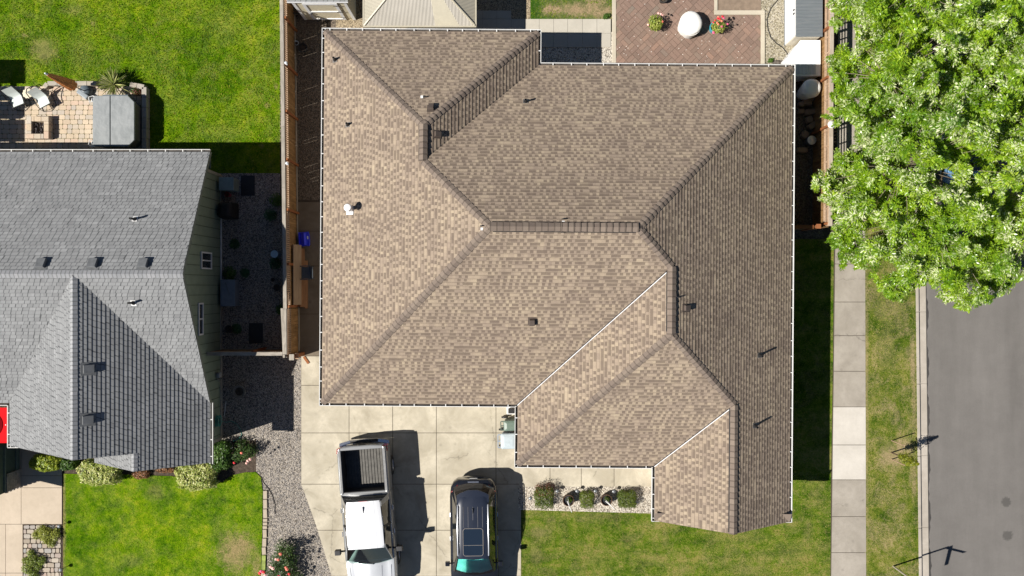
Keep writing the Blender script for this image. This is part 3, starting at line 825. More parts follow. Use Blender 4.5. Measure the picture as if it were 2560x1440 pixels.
p = hit(878,523,SL['W'])
b = B(); n_ = SL['W'].n(); up_ = Vector((1,0,PI_)).normalized()
b.box(p + n_*.02 + Vector((-.04,-.05,-.02)), (.34, .3, .01), M=Matrix((up_, Vector((0,1,0)), n_)).transposed().to_4x4())
fl_ = b.obj('flue', plain('flue_white', (.82,.82,.82), .3, .03, metal=.1), house)
b = B(); b.lathe([(.14,-.1),(.12,.1),(.07,.2),(.07,.5),(.075,.5),(.135,.52),(.145,.56),(.145,.64),(.12,.69),(.04,.72),(.001,.72)], 20, p); b.obj('flue_cap', fl_.data.materials[0], fl_, smooth=True)
# small black hooks with a white strap on the ridges
for px, py, nm, dx, dy in ((1408,548,'N2',0,1),(1407,581,'S1',0,-1),(1696,743,'E',1,0),(1062,243,'N1',1,0),(1205,565,'W',0,1)):
    p = hit(px, py, SL[nm]); b = B()
    b.tube([p + Vector((-.05,0,.03)), p + Vector((-.05,0,.09)), p + Vector((.02,.0,.1)), p + Vector((.02,0,.03))], .018, 6)
    b.tube([p + Vector((.06,0,.03)), p + Vector((.06,.0,.09)), p + Vector((.0,.0,.1))], .018, 6)
    o = b.obj('roof_anchor', M_BLK, house)
    b = B(); b.box(p + Vector((-dx*.1,-dy*.1,.05)), (.09,.09,.02)); b.obj('anchor_strap', M_WHITE, o)
# ------------------------------------------------ grey house
GZ = 2.8
kg = (H-GZ)/H/S0
g2 = thing('grey_house', 'grey shingled gable-roofed house with green siding at the left', 'house')
nE, nW = (525-1280)*kg, (25-1280)*kg
nN, nS = (720-380)*kg, (720-1007)*kg
vR, hR = .49, 5.43
pN = (hR-GZ)/(nN-vR); pS = (hR-GZ)/(vR-nS)
uR = (nE+nW)/2; pG = (hR-GZ)/(nE-uR)
gN = Slope((0,-1), -nN, GZ, pN); gS = Slope((0,1), nS, GZ, pS); gGE = Slope((-1,0), -nE, GZ, pG); gGW = Slope((1,0), nW, GZ, pG)
vF = -6.03; vB = -6.68; uB = -13.75; uBW = 2*uB - nE; gBW = Slope((1,0), uBW, GZ, pG)
GL = [(.195,.198,.202), (.23,.234,.237), (.255,.26,.263), (.3,.304,.307)]
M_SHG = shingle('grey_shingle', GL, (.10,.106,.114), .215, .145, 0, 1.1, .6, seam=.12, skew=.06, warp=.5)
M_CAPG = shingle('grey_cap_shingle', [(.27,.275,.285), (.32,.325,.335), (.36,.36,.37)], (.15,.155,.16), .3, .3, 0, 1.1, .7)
FW = -32.0
gp = [(gN, [(FW,nN),(FW,vR),(nE,vR),(nE,nN)]),
      (gS, [(FW,nS),(nW,nS),(uR,vR),(FW,vR)]), (gS, [(nE,nS),(nE,vR),(uR,vR)]),
      (gGW, [(nW,nS),(nW,vF),(uR,vF),(uR,vR)]),
      (gGE, [(nE,nS),(uR,vR),(uR,vF),(uB,vF),(uB,vB),(nE,vB)]),
      (gBW, [(uBW,vF+.4),(uBW,vB),(uB,vB),(uB,vF+.4)])]
b = B()
for k, (sl, poly) in enumerate(gp): courses(b, poly, sl, .145, .019, k*17.3)
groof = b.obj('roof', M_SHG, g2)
b = B()
for sl, poly in gp: b.poly([sl.pt(x, y, -.03) for x, y in reversed(poly)])
b.obj('roof_deck', M_SOFFIT, groof)
cap(groof, M_CAPG, gN.pt(FW,vR), gN.pt(nE,vR), gN, gS, 'ridge_cap', w=.14, ex=.15)
cap(groof, M_CAPG, gGE.pt(uR,vF), gGE.pt(uR,vR-.1), gGE, gGW, 'ridge_cap', w=.14, ex=.15)
cap(groof, M_CAPG, gGE.pt(uB,vB), gGE.pt(uB,vF), gGE, gBW, 'ridge_cap', w=.12, ex=.15)
M_GUTG = plain('pale_gutter', (.6,.6,.58), .5, .05)
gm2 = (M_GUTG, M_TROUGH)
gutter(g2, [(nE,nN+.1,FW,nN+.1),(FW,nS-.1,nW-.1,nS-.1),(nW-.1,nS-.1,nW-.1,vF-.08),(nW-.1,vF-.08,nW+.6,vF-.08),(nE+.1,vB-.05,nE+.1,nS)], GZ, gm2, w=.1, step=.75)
# green board siding with real seams
M_GREEN = plain('green_siding', (.10,.13,.095), .75, .08)
wx = (555-1280)/S0
m = N('green_lap_siding', .75, .25); co = m.pos(); z_ = m.xyz(co)
c_ = m.ramp(m.noise(co, 3, 3), [(.3, (.19,.24,.175)), (.7, (.22,.275,.2))])
M_GREEN2 = m.col(c_)
b = B()
yN, yS = nN-.5, vB+.42
b.prism([(FW,yN),(wx,yN),(wx,yS),(uBW+.5,yS),(uBW+.5,vF+.42),(nW+.5,vF+.42),(nW+.5,nS+.5),(FW,nS+.5)], -.2, GZ-.05)
b.poly([(wx,yN,GZ-.05),(wx,vR,hR-.06),(wx,nS,GZ-.05)])
gw = b.obj('wall', M_GREEN2, g2)
b = B()
y = yN - .35
while y > yS:      # board-and-batten seams on the side wall
    top = GZ-.06 if y < nS else (gN.z(0,y) if y > vR else gS.z(0,y)) - .12
    b.bx(wx, wx+.012, y-.011, y+.011, .25, max(top, GZ-.1)); y -= .385
b.obj('batten', plain('dark_green_batten', (.09,.115,.08), .8), g2)
b = B(); b.bx(wx, wx+.03, yS, yN, .02, .22); b.bx(wx, wx+.025, yN-.1, yN+.02, .23, GZ-.06); b.bx(wx, wx+.025, yS-.02, yS+.1, .23, GZ-.1)
b.obj('trim_board', plain('pale_trim', (.32,.31,.26), .7, .1), g2)
def zat(px): return H*(1 - wx*S0/(px-1280))     # height on the side wall seen at this photo column
for px0, px1, py0, py1 in ((500.5,526.5,630,673),(494,505,757,838)):
    z1, z0 = zat(px0), zat(px1); zc = (z0+z1)/2; k = (H-zc)/H/S0
    yc = (720-(py0+py1)/2)*k; window(g2, wx+.02, yc, zc, (py1-py0)*k, z1-z0, 1, 0)
b = B()      # rake boards
for y0, z0, y1, z1 in ((nN+.02,GZ,vR,hR),(vR,hR,nS,GZ)):
    b.rings([[(nE+.002,y0,z0-.2),(nE+.002,y0,z0-.02),(nE-.03,y0,z0-.02),(nE-.03,y0,z0-.2)], [(nE+.002,y1,z1-.2),(nE+.002,y1,z1-.02),(nE-.03,y1,z1-.02),(nE-.03,y1,z1-.2)]])
b.obj('barge_board', plain('green_barge', (.16,.19,.15), .7), g2)
b = B(); b.poly([(nE-.02,nN,GZ-.14),(nE-.02,vB,GZ-.14),(FW,vB,GZ-.14),(FW,nN,GZ-.14)][::1]) if False else b.bx(wx-.1, nE-.01, vB+.02, nS, GZ-.2, GZ-.17)
b.bx(FW, nE-.04, nN-.6, nN+.0, GZ-.2, GZ-.17)
b.obj('soffit', plain('green_soffit', (.13,.16,.12), .8), g2)
M_GV = plain('grey_vent_metal', (.13,.135,.14), .5, .12)
for px, py in ((105,661),(234,661),(360,661)): box_vent(g2, hit(px, py, gN, 0), gN, .32, .36, .15, M_GV)
for px, py in ((221,922),(219,1049)): box_vent(g2, hit(px, py, gGE, 0), gGE, .32, .36, .12, M_GV)
pipe_vent(g2, hit(338,548,gN,0), gN, .42, .04, M_BLK, M_WHITE); pipe_vent(g2, hit(334,757,gS,0), gS, .42, .04, M_BLK, M_WHITE)
# the grey house's garage wing, mostly outside the frame
b = B(); b.bx(-26, -20.5, -8.28, -6.35, -.2, 2.08); b.obj('garage_wall', plain('deep_green_wall', (.06,.085,.07), .7, .08), g2)
b = B(); b.bx(-20.498, -20.46, -8.24, -6.4, .12, .34); b.bx(-20.498, -20.455, -8.24, -6.4, 1.02, 1.1); b.obj('trim_board', plain('green_trim', (.1,.13,.12), .7), g2)
b = B()
for i in range(9):
    for j in range(7):
        y0 = -8.3 + j*.11 + (i % 2)*.05
        b.bx(-20.51, -20.42, y0+.004, min(y0+.106, -7.52), .0+i*.112+.004, i*.112+.108)
b.obj('stone_base', cobble_mat('wall_stone', [(.2,.18,.17),(.3,.27,.25),(.24,.23,.23),(.34,.3,.27)], (.12,.1,.09)), g2)
b = B(); gE2 = Slope((-1,0), 20.42, 2.12, .5)
courses(b, [(-20.42,-8.85),(-20.42,-6.3),(-24,-6.3),(-24,-8.85)], gE2, .145, .014, 99.0); b.obj('roof', M_SHG, g2)
# ================================================================ FENCES, SHEDS
M_CEDAR = wood_mat('cedar_board', (.36,.215,.095), (.12,.065,.026), sc=3)
M_POST = wood_mat('cedar_post', (.33,.13,.05), (.2,.07,.03))
M_GREYW = wood_mat('weathered_cap', (.40,.36,.31), (.2,.18,.15), axis='y', sc=5)
M_LATT = wood_mat('lattice_wood', (.55,.40,.28), (.3,.18,.1))
def fence(name, label, loc, rz, L, posts, zb=1.27, zt=1.74, capx=(-.14,.0), lat=.085, grey=None, kick=True, latw=.036, vert=True):
    """runs along local +Y; the boarded face looks towards local +X"""
    f = thing(name, label, 'fence', loc, rz)
    b = B(); y = 0
    while y < L - .02:
        w = min(.14, L - y); b.bx(-.02 - random.random()*.004, -.001 - random.random()*.004, y, y + w - random.choice((.003,.004,.013)), .03, zb); y += w
    b.obj('boards', M_CEDAR, f)
    b = B(); b.bx(-.055, -.022, 0, L, .3, .39); b.bx(-.055, -.022, 0, L, zb-.12, zb-.03); b.obj('rail', M_CEDAR, f)
    b = B(); b.bx(-.045, .012, 0, L, zb+.001, zb+.035); b.bx(-.045, .012, 0, L, zt-.04, zt-.002)
    if vert:
        y = .03
        while y < L - .03: b.bx(-.012, .002, y, y + latw, zb+.036, zt-.041); y += lat
        for z in (zb+.16, zb+.3): b.bx(-.026, -.0125, 0, L, z, z+.035)
    else:
        y = .1
        while y < L - .05: b.bx(-.03, .004, y, y+.05, zb+.036, zt-.041); y += .62
        for z in (zb+.13, zb+.27): b.bx(-.026, -.01, 0, L, z, z+.05)
    b.obj('lattice', M_LATT, f)
    b = B(); y = 0
    while y < L:
        c = min(y + 2.4, L); b.bx(capx[0], capx[1], y+.002, c-.002, zt, zt+.04); y = c
    b.obj('cap_rail', grey or M_GREYW, f, bevel=.006)
    for y in posts:
        b = B(); b.bx(.003, .09, y-.045, y+.045, 0, zt-.003); b.obj('post', M_POST, f)
    if kick:
        b = B(); b.bx(.003, .03, 0, L, .0, .16); b.obj('kickboard', M_GREYW, f)
    return f
def wy(py, z): return (720-py)*(H-z)/H/S0
y0 = wy(772, 1.74)
f1 = fence('garden_fence', 'long cedar fence with lattice top and grey cap between the back lawn and brown house', (-8.905 - .0115*(-.8), y0, 0), .0115, 13.5, [wy(p, 1.5)-y0 for p in (766,660,525,400,280,163,48,-60)])
y1 = wy(886, 1.74)
f2 = fence('garden_fence', 'short cedar lattice fence beside the open gate, ending at a corner', (-8.87, y1, 0), .004, y0-y1-.005, [], capx=(-.19,-.03))
# return fence from the corner to the grey house
f3 = fence('return_fence', 'low cedar fence with grey cap joining the grey house to the gate corner', (-9.065, y1+.075, 0), R(90), 3.0, [1.2], capx=(-.12,.02), lat=.1)
b = B(); b.bx(-.05, .05, -.05, .05, 1.78, 1.84); b.bx(-.012, .03, -.03, .03, 1.84, 1.9)
M_SOLAR = plain('pale_plastic', (.62,.65,.68), .4, .1)
def fence_light(px, py, label):
    p = P(px, py, 1.85)
    t = thing('fence_light', label, 'light', (p.x, p.y, 1.78), 0, 'lights on the long fence')
    b = B(); b.lathe([(.03,-.02),(.045,.0),(.055,.07),(.06,.075),(.04,.1),(.001,.11)], 10); b.obj('lamp_shade', M_SOLAR, t, smooth=True)
    b = B(); b.bx(-.03, .03, -.05, .05, -.10, -.021); b.obj('bracket', M_SOLAR, t)
fence_light(714.5, 157, 'upper of two small pale lights on the long fence cap')
fence_light(717, 408, 'lower of two small pale lights on the long fence cap')
# latch post and open gate
t = thing('gate_post', 'square cedar gate post with grey cap beside the gravel', 'post', (*P2(729,893,1.8), 0))
b = B(); b.bx(-.07,.07,-.07,.07,0,1.76); b.obj('shaft', M_POST, t)
b = B(); b.bx(-.1,.1,-.12,.12,1.762,1.81); b.obj('post_cap', M_GREYW, t, bevel=.01)
b = B()
for k in range(4): b.bx(.072, .2, -.1+k*.065, -.065+k*.065, 1.45, 1.5)
b.obj('latch_slats', M_LATT, t)
ga, gb = P(755,768,.1), P(757,886,.1)
L = (ga-gb).length
t = thing('cedar_gate', 'open cedar gate with diagonal brace standing ajar by the side path', 'gate', (gb.x-.23, gb.y, 0), .045)
b = B(); y = 0
while y < L-.02:
    b.bx(-.02, -.002, y, min(y+.136, L), .06, 1.5); y += .14
b.obj('boards', M_CEDAR, t)
b = B(); b.bx(0,.035,0,L,.12,.22); b.bx(0,.035,0,L,1.36,1.46); b.bx(0,.034,0,.09,.221,1.359); b.bx(0,.034,L-.09,L,.221,1.359)
b.rings([[(.001,.1,.225),(.034,.1,.225),(.034,.2,.225),(.001,.2,.225)],[(.001,L-.2,1.355),(.034,L-.2,1.355),(.034,L-.1,1.355),(.001,L-.1,1.355)]])
b.obj('frame', wood_mat('gate_frame_wood', (.46,.29,.13), (.3,.17,.07)), t)
b = B(); b.bx(-.07,-.025,0,L,1.5,1.54); b.bx(-.16,-.075,.0,L,1.62,1.66); b.obj('cap_rail', M_GREYW, t)
b = B(); b.box((.05,.06,.5), (.03,.05,.12)); b.obj('latch', M_WHITE, t)
tag(B().box((0,0,.02), (.10,.34,.04)).obj('wood_offcut', M_POST, loc=(*P2(766,900,.02), .03), rz=R(35)), 'small cedar offcut lying on the driveway below the gate', 'wood scrap')
# east fence
f4 = fence('garden_fence', 'sunlit cedar fence with pale cap between the dark side yard and leafy tree', (12.575, 13.2, 0), math.pi - TH, 10.75, [1.0, 2.9, 4.85, 6.8, 8.75, 10.65], capx=(-.16,-.01), vert=False, grey=wood_mat('pale_cap', (.46,.40,.33), (.3,.24,.18), axis='y', sc=5), kick=False)
pp = P(2077, 312, 1.85)
t = thing('post_lamp', 'white round lamp on the east fence cap among leaves', 'lamp', (pp.x, pp.y, 1.78))
b = B(); b.lathe([(.05,0),(.06,.03),(.13,.08),(.15,.14),(.12,.2),(.05,.24),(.001,.245)], 18); b.obj('globe', M_WHITE, t, smooth=True)
b = B(); b.bx(.1,.3,-.07,.07,-.01,.05); b.obj('bracket', M_LATT, t)
ya = wy(566, 1.7)
t = thing('side_gate', 'narrow cedar gate panel with pale cap closing the dark side yard', 'gate', (10.75, ya, 0))
b = B(); x = 0
while x < 1.75: b.bx(x, x+.132, -.02, -.002, .05, 1.6); x += .14
b.obj('boards', M_CEDAR, t)
b = B(); b.bx(.0,1.2,-.09,.06,1.62,1.66); b.obj('cap_rail', f4.children[3].data.materials[0], t)
b = B(); b.bx(1.3,1.42,-.06,.06,0,1.75); b.bx(1.27,1.45,-.09,.09,1.752,1.79); b.obj('post', f4.children[3].data.materials[0], t)
# ---------------------------------------------------------------- garden shed (front wall in view)
M_CREAM = plain('cream_siding', (.66,.60,.44), .7, .06)
M_TRIM = plain('white_trim', (.78,.79,.8), .5, .05)
sy = wy(49, 0)
t = thing('garden_shed', 'cream garden shed with white trimmed doors at the top by the fence', 'shed', ((762-1280)/60, sy, 0))
Wd = (890-762)/60
b = B(); b.bx(0, Wd, 0, 2.4, 0, 2.26); b.obj('wall', M_CREAM, t)
b = B()
for x0, x1, z0, z1 in ((0,.11,.02,2.2),(Wd-.11,Wd,.02,2.2),(.112,Wd-.112,2.06,2.2)): b.bx(x0, x1, -.02, -.001, z0, z1)
for x0, x1, z0, z1 in ((-.02,-.001,.02,2.2),): b.bx(x0, x1, 0, .1, z0, z1)
b.obj('corner_trim', M_TRIM, t)
d = B(); d.bx(.38, Wd-.38, -.016, -.002, .1, 1.98); do = d.obj('door', M_CREAM, t)
b = B()
for x0, x1, z0, z1 in ((.38,.50,.1,1.98),(Wd-.5,Wd-.38,.1,1.98),(.502,Wd-.502,1.85,1.98),(.502,Wd-.502,.1,.22),(.502,Wd-.502,.98,1.1)): b.bx(x0, x1, -.04, -.017, z0, z1)
b.obj('door_frame', M_TRIM, do)
for z in (.35,1.04,1.75): B().bx(Wd-.56, Wd-.3, -.055, -.041, z-.018, z+.018).obj('hinge', M_BLK, do)
B().bx(.46,.54,-.07,-.041,.84,.92).obj('latch', M_BLK, do)
rs = Slope((0,1), -.06, 2.28, .5)
b = B(); courses(b, [(-.12,-.06),(Wd+.12,-.06),(Wd+.12,1.3),(-.12,1.3)], rs); b.obj('roof', M_SHG, t)
b = B(); b.bx(-.12, Wd+.12, -.08, -.061, 2.2, 2.28); b.obj('fascia', M_TRIM, t)
# ---------------------------------------------------------------- gazebo
gz = 2.35
xa, ya_ = P2(910.5, 64, gz); xb = P2(1187.5, 65, gz)[0]
t = thing('gazebo', 'beige metal gazebo with ribbed hipped roof behind the brown house', 'gazebo', ((xa+xb)/2, ya_, 0))
hw = (xb-xa)/2; dp = 3.6; rise = .42
def ribbed(name, c1, c2, k, axis):
    m = N(name, .45, .4, .15); co = m.xyz(m.co())
    w = m.math('SINE', m.math('MULTIPLY', co[axis], k))
    m.bump(w, .008); f = m.noise(m.co(), 1.2, 4, .6)
    return m.col(m.mix(m.rng(w, .5, 1, 0, .4), m.ramp(f, [(.3, c1), (.7, c2)]), tuple(q*.72 for q in c1)))
M_RIB = ribbed('ribbed_beige_metal', (.36,.335,.29), (.43,.40,.35), 118, 0)
M_RIBY = ribbed('ribbed_beige_metal_side', (.40,.37,.29), (.46,.42,.34), 118, 1)
M_BEIGE = plain('beige_metal', (.42,.385,.30), .45, .04, metal=.1)
hy = dp/2; zr = gz + rise*hy
f = hw - hy
def rp(nm, pts, mat): B().poly(pts).obj(nm, mat, t)
e = .03
rp('roof_panel', [(-hw,0,gz),(hw*.28,0,gz),(hw*.28,hy,zr) if f > hw*.28 else (min(hw*.28,f),hy,zr),(-f,hy,zr)], M_RIB)
rp('roof_panel', [(hw*.28,0,gz),(hw*.72,0,gz),(min(hw*.72,f),min(hy,hw*1.0),zr),(min(hw*.28,f),hy,zr)], M_BEIGE)
rp('roof_panel', [(hw*.72,0,gz),(hw,0,gz),(f,hy,zr)], M_RIB)
rp('roof_panel', [(-hw,0,gz),(-f,hy,zr),(-hw,dp,gz)], M_RIBY)
rp('roof_panel', [(hw,0,gz),(hw,dp,gz),(f,hy,zr)], M_RIBY)
rp('roof_panel', [(-hw,dp,gz),(-f,hy,zr),(f,hy,zr),(hw,dp,gz)], M_RIB)
b = B()
for q0, q1 in (((-hw,0,gz),(-f,hy,zr)),((hw,0,gz),(f,hy,zr)),((-f,hy,zr),(f,hy,zr)),((-hw,dp,gz),(-f,hy,zr)),((hw,dp,gz),(f,hy,zr))):
    b.tube([Vector(q0)+Vector((0,0,.015)), Vector(q1)+Vector((0,0,.015))], .04, 6)
b.obj('hip_trim', M_BEIGE, t)
b = B()
b.bx(-hw-.05,hw+.05,-.06,-.005,gz-.09,gz+.015); b.bx(-hw-.05,hw+.05,dp+.005,dp+.06,gz-.09,gz+.015); b.bx(-hw-.06,-hw-.005,0,dp,gz-.088,gz+.013); b.bx(hw+.005,hw+.06,0,dp,gz-.088,gz+.013)
b.obj('eave_frame', M_BEIGE, t)
for x in (-hw+.2, hw-.2):
    for y in (.2, dp-.2):
        b = B(); b.bx(x-.05,x+.05,y-.05,y+.05,0,gz-.09); b.obj('post', M_BEIGE, t)
# ---------------------------------------------------------------- storage shed, white bench, cover, bin
M_PLW = plain('white_plastic', (.80,.81,.82), .4, .03)
m = N('slate_lid', .5, .35); co = m.xyz(m.co()); w_ = m.math('SINE', m.math('MULTIPLY', co[1], 110)); m.bump(w_, .008)
f_ = m.noise(m.vmul(m.co(), (.5,6,1)), 3, 4, .7); c_ = m.ramp(f_, [(.35, (.135,.155,.17)), (.62, (.17,.185,.2)), (.8, (.27,.27,.24))])
M_SLATE = m.col(c_)
x0 = (1962-1280)/60; zt = 1.42; kz = (H-zt)/H/60
t = thing('storage_shed', 'horizontal plastic storage shed with slate grey lid and white doors', 'shed', (x0, wy(115,0), 0))
wd, dp = (2056-1280)*kz - x0, 2.6
b = B(); b.bx(.01, wd, 0, dp, .02, zt-.06); b.obj('body', plain('tan_plastic', (.62,.57,.47), .5, .04), t, bevel=.02)
b = B(); b.bx(-.03, wd+.02, -.04, dp, zt-.058, zt); b.obj('lid', M_SLATE, t, bevel=.015)
for k in (0, 1):
    b = B(); ym = 1.02
    b.bx(-.02, .008, (.03 if k == 0 else ym+.004), (ym-.004 if k == 0 else dp-.03), .06, zt-.08); d_ = b.obj('door', M_PLW, t, bevel=.006)
    b = B(); b.bx(-.05, -.021, ym-.1 if k == 0 else ym+.05, ym-.05 if k == 0 else ym+.1, zt-.3, zt-.16); b.obj('handle', M_BLK, d_)
b = B(); b.bx(-.03,-.002,0,dp,0,.05); b.obj('plinth', M_SLATE, t)
zt = 1.05; kz = (H-zt)/H/60
t = thing('storage_bench', 'white plastic chest with cut corner between storage shed and brown house', 'chest', ((1972-1280)*kz, wy(190,zt), 0))
wd, dp = (2052-1972)*kz, 90*kz
pl = [(0,0),(wd,0),(wd,dp),(.48,dp),(0,dp-.62)]
b = B(); b.prism([(lambda x,y:(.03+(x*.95),.03+y*.95))(*p) for p in pl], 0, zt-.08); b.obj('body', M_PLW, t)
b = B(); b.prism(pl, zt-.078, zt-.0); b.obj('lid', M_PLW, t, bevel=.02)
b = B()
for k in range(5): b.bx(.3+k*.16, .44+k*.16, .06, .5, zt+.001, zt+.018)
b.obj('lid_ribs', plain('shaded_white_plastic', (.45,.5,.54), .5, .05), t)  # white lid ribs tinted blue-grey to paint in the house's shade
def cover(name, label, c, r, z, squash=1.0, n=26, cat='cover', taper=.0):
    t = thing(name, label, cat, (c.x, c.y, 0))
    b = B(); rs = []
    for rr, zz, wob in ((.93-taper,.02,.05),(.97-taper*.6,.3*z,.045),(1.0,.75*z,.03),(.98,.86*z,.02),(.88,.95*z,.012),(.6,.99*z,.006),(.25,1.0*z,.0),(.01,1.0*z,0)):
        rs.append([(r*rr*(1+wob*math.sin(k*7.3+zz*4)+wob*.6*math.sin(k*2.9))*math.cos(2*math.pi*k/n), squash*r*rr*(1+wob*math.sin(k*7.3+zz*4)+wob*.6*math.sin(k*2.9))*math.sin(2*math.pi*k/n), zz) for k in range(n)])
    b.rings(rs); b.obj('fabric', M_COVER, t, smooth=60)
    b = B(); b.tube([(r*1.005*math.cos(a), squash*r*1.005*math.sin(a), z*.8+.01*math.sin(5*a)) for a in [2*math.pi*k/24 for k in range(24)]], .012, 5, closed=True); b.obj('drawstring', M_COVER, t)
    return t
M_COVER = plain('white_cover_fabric', (.74,.73,.70), .8, .04, bump=.01, bscale=12)
cover('covered_barrel', 'white fabric covered drum half in shade beside the east fence', P(2034,217,1.3), .37, 1.3, taper=.3)
cover('covered_fire_table', 'large round white fabric cover standing on the brick patio', P(1729,56,.7), .455, .72, 1.08)
tag(B().bx(-.4,.4,-.4,.4,0,.12).obj('stone_plinth', plain('dark_plinth', (.1,.085,.075), .9), loc=(*P2(2022,215,.0),.02)), 'dark square base under the covered drum', 'plinth')
t = thing('metal_bin', 'small round metal bin with pale lid in the dark side yard', 'bin', (*P2(2018,356,.0), 0))
b = B(); b.lathe([(.12,0),(.15,.02),(.17,.5),(.175,.52),(.001,.52)], 20); b.obj('body', plain('zinc', (.2,.22,.23), .5, .1, metal=.4), t, smooth=True)
b = B(); b.lathe([(.185,.5),(.185,.54),(.12,.575),(.04,.585),(.035,.61),(.001,.612)], 20); b.obj('lid', plain('pale_zinc', (.55,.55,.53), .4, .1, metal=.3), t, smooth=True)
M_STONE = cobble_mat('rough_stone', [(.16,.115,.085),(.24,.18,.13),(.2,.15,.12)], (.09,.07,.055))
for k, (px, py, w, l, a, lab) in enumerate(((2021,246,.5,.32,5,'topmost rough stone block of the shaded row'),(2016,258,.42,.22,-8,'second rough stone block from the top'),(2024,281,.48,.26,10,'third rough stone block, widest of the shaded row'),(2022,300,.3,.3,20,'fourth rough stone block, squarish'),(2030,314,.5,.25,35,'tilted rough stone block near the metal bin'),(2001,262,.2,.26,80,'small rough stone against the house side'),(2000,280,.2,.3,95,'lower small rough stone against the house side'),(2010,338,.32,.28,60,'dark rough stone just above the metal bin'),(2003,376,.5,.22,0,'flat stone slab below the metal bin'))):
    b = B(); rs = []
    for s, z in ((.9,0),(1.0,.08),(1.0,.2),(.82,.27)):
        rs.append([(s*w/2*math.copysign(abs(math.cos(q))**.45, math.cos(q))*random.uniform(.86,1.08), s*l/2*math.copysign(abs(math.sin(q))**.45, math.sin(q))*random.uniform(.86,1.08), z+random.uniform(-.015,.015)) for q in [2*math.pi*i/12+.2 for i in range(12)]])
    b.rings(rs)
    tag(b.obj('stone_block', M_STONE, loc=(*P2(px,py,.1), .0), rz=R(a)), lab, 'stone', 'stone blocks in the east side yard')
pts = [P(*q) for q in ((1958,-30),(1944,0),(1926,22),(1917,48),(1919,72),(1927,95),(1940,108),(1957,120),(1967,133),(1970,150),(1969,170))]
b = B(); b.tube([p + Vector((0,0,.03)) for p in pts], .018, 6)
tag(b.obj('garden_hose', M_BLK, smooth=True), 'black hose curving over the gravel beside the storage shed', 'hose')
# ================================================================ VEHICLES
def paint(name, c, metal=.6, rough=.28, coat=.8):
    m = N(name, rough, .5, metal); m.b.inputs['Coat Weight'].default_value = coat; m.b.inputs['Coat Roughness'].default_value = .03
    f = m.noise(m.co(), 2.5, 3); return m.col(m.ramp(f, [(.3, tuple(k*.94 for k in c)), (.7, c)]))
M_SILVER = paint('silver_paint', (.25,.255,.26), .35, .36, .5)
M_BLACKP = paint('black_paint', (.012,.013,.017), .1, .18)
M_DGLASS = glass_mat('tinted_glass', (.012,.014,.014), .03)
M_TYRE = plain('tyre_rubber', (.02,.02,.021), .85, .1)
M_RIM = plain('alloy_rim', (.5,.5,.52), .3, .05, metal=.8)
M_DPL = plain('dark_trim_plastic', (.03,.03,.032), .55, .1)
M_CHROME = plain('chrome', (.7,.7,.72), .15, .02, metal=.9)
m = N('red_lens', .1, .6); m.b.inputs['Coat Weight'].default_value = 1; M_RED = m.col((.35,.012,.012))
m = N('clear_lens', .1, .6); M_CLEAR = m.col((.6,.62,.65))
def wheel(par, x, y, r=.39, w=.25, side=1):
    M = Matrix.Rotation(R(90)*side, 4, 'Y')
    b = B(); b.lathe([(r*.62,-w/2),(r*.9,-w/2),(r,-w/2+.04),(r,w/2-.04),(r*.9,w/2),(r*.62,w/2),(r*.6,w/2-.02),(r*.6,-w/2+.02)], 28, (x,y,r), M)
    wo = b.obj('wheel', M_TYRE, par, smooth=True)
    b = B(); b.lathe([(r*.62,w/2-.07),(r*.63,w/2-.01),(r*.56,w/2-.012),(r*.52,w/2-.06),(.1,w/2-.05),(.07,w/2-.02),(.001,w/2-.02)], 28, (x,y,r), M)
    T = Matrix.Translation((x,y,r)) @ M
    for k in range(5):
        a = 2*math.pi*k/5
        b.rings([[T @ Vector((math.cos(a)*q - math.sin(a)*s, math.sin(a)*q + math.cos(a)*s, zz)) for s, zz in ((-.035,w/2-.07),(.035,w/2-.07),(.03,w/2-.018),(-.03,w/2-.018))] for q in (.06, r*.58)])
    b.obj('rim', M_RIM, wo, smooth=True)
def mirror_pair(ring):      # right half profile (x>=0, bottom to top) -> closed ring
    return [(x, z) for x, z in ring] + [(-x, z) for x, z in reversed(ring)]
def loft(b, secs):          # secs: (y, half profile)
    b.rings([[(x, y, z) for x, z in mirror_pair(h)] for y, h in secs]); return b
# ------------------------------------------------ silver pickup
tx, ty = -6.03, -6.36
tr = thing('pickup_truck', 'silver crew-cab pickup truck parked on the driveway with an empty bed', 'pickup truck', (tx, ty, .03), .072)
tr.scale = (1.04, 1, 1)
b = B()   # bed: two side walls, headboard; open box
def sidep(s): return [(s*.80,.62),(s*.93,.42),(s*.975,.55),(s*1.0,.82),(s*.99,1.06),(s*.965,1.25),(s*.93,1.345),(s*.9,1.365),(s*.83,1.365),(s*.80,1.34)]
for s in (1, -1):
    secs = []
    for y, k in ((-.03,.975),(-.2,1.0),(-1.0,1.005),(-1.84,1.0)):
        r = [(x*k, y, z) for x, z in sidep(s)]
        secs.append(r if s < 0 else r[::-1])
    b.rings(secs)
b.bx(-.85,.85,-1.86,-1.8,.6,1.335)
bed = b.obj('bed', M_SILVER, tr, smooth=50)
b = B(); b.bx(-.80,.80,-1.8,-.08,.60,.64)
for k in range(13): b.bx(-.76+k*.117-.03, -.76+k*.117+.03, -1.78, -.1, .641, .662)
b.obj('bed_floor', plain('bed_liner_floor', (.09,.085,.076), .6, .18), bed)
b = B(); b.bx(-.797,-.783,-1.79,-.09,.66,1.33); b.bx(.783,.797,-1.79,-.09,.66,1.33); b.bx(-.78,.78,-1.795,-1.77,.66,1.33); b.obj('bed_liner', M_DPL, bed)
b = B()
for s in (1, -1): b.bx(s*.81, s*.9, -1.8, -.1, 1.366, 1.385)
b.obj('bed_rail', plain('rail_grey', (.2,.2,.2), .5), bed, bevel=.008)
b = B(); rs = []
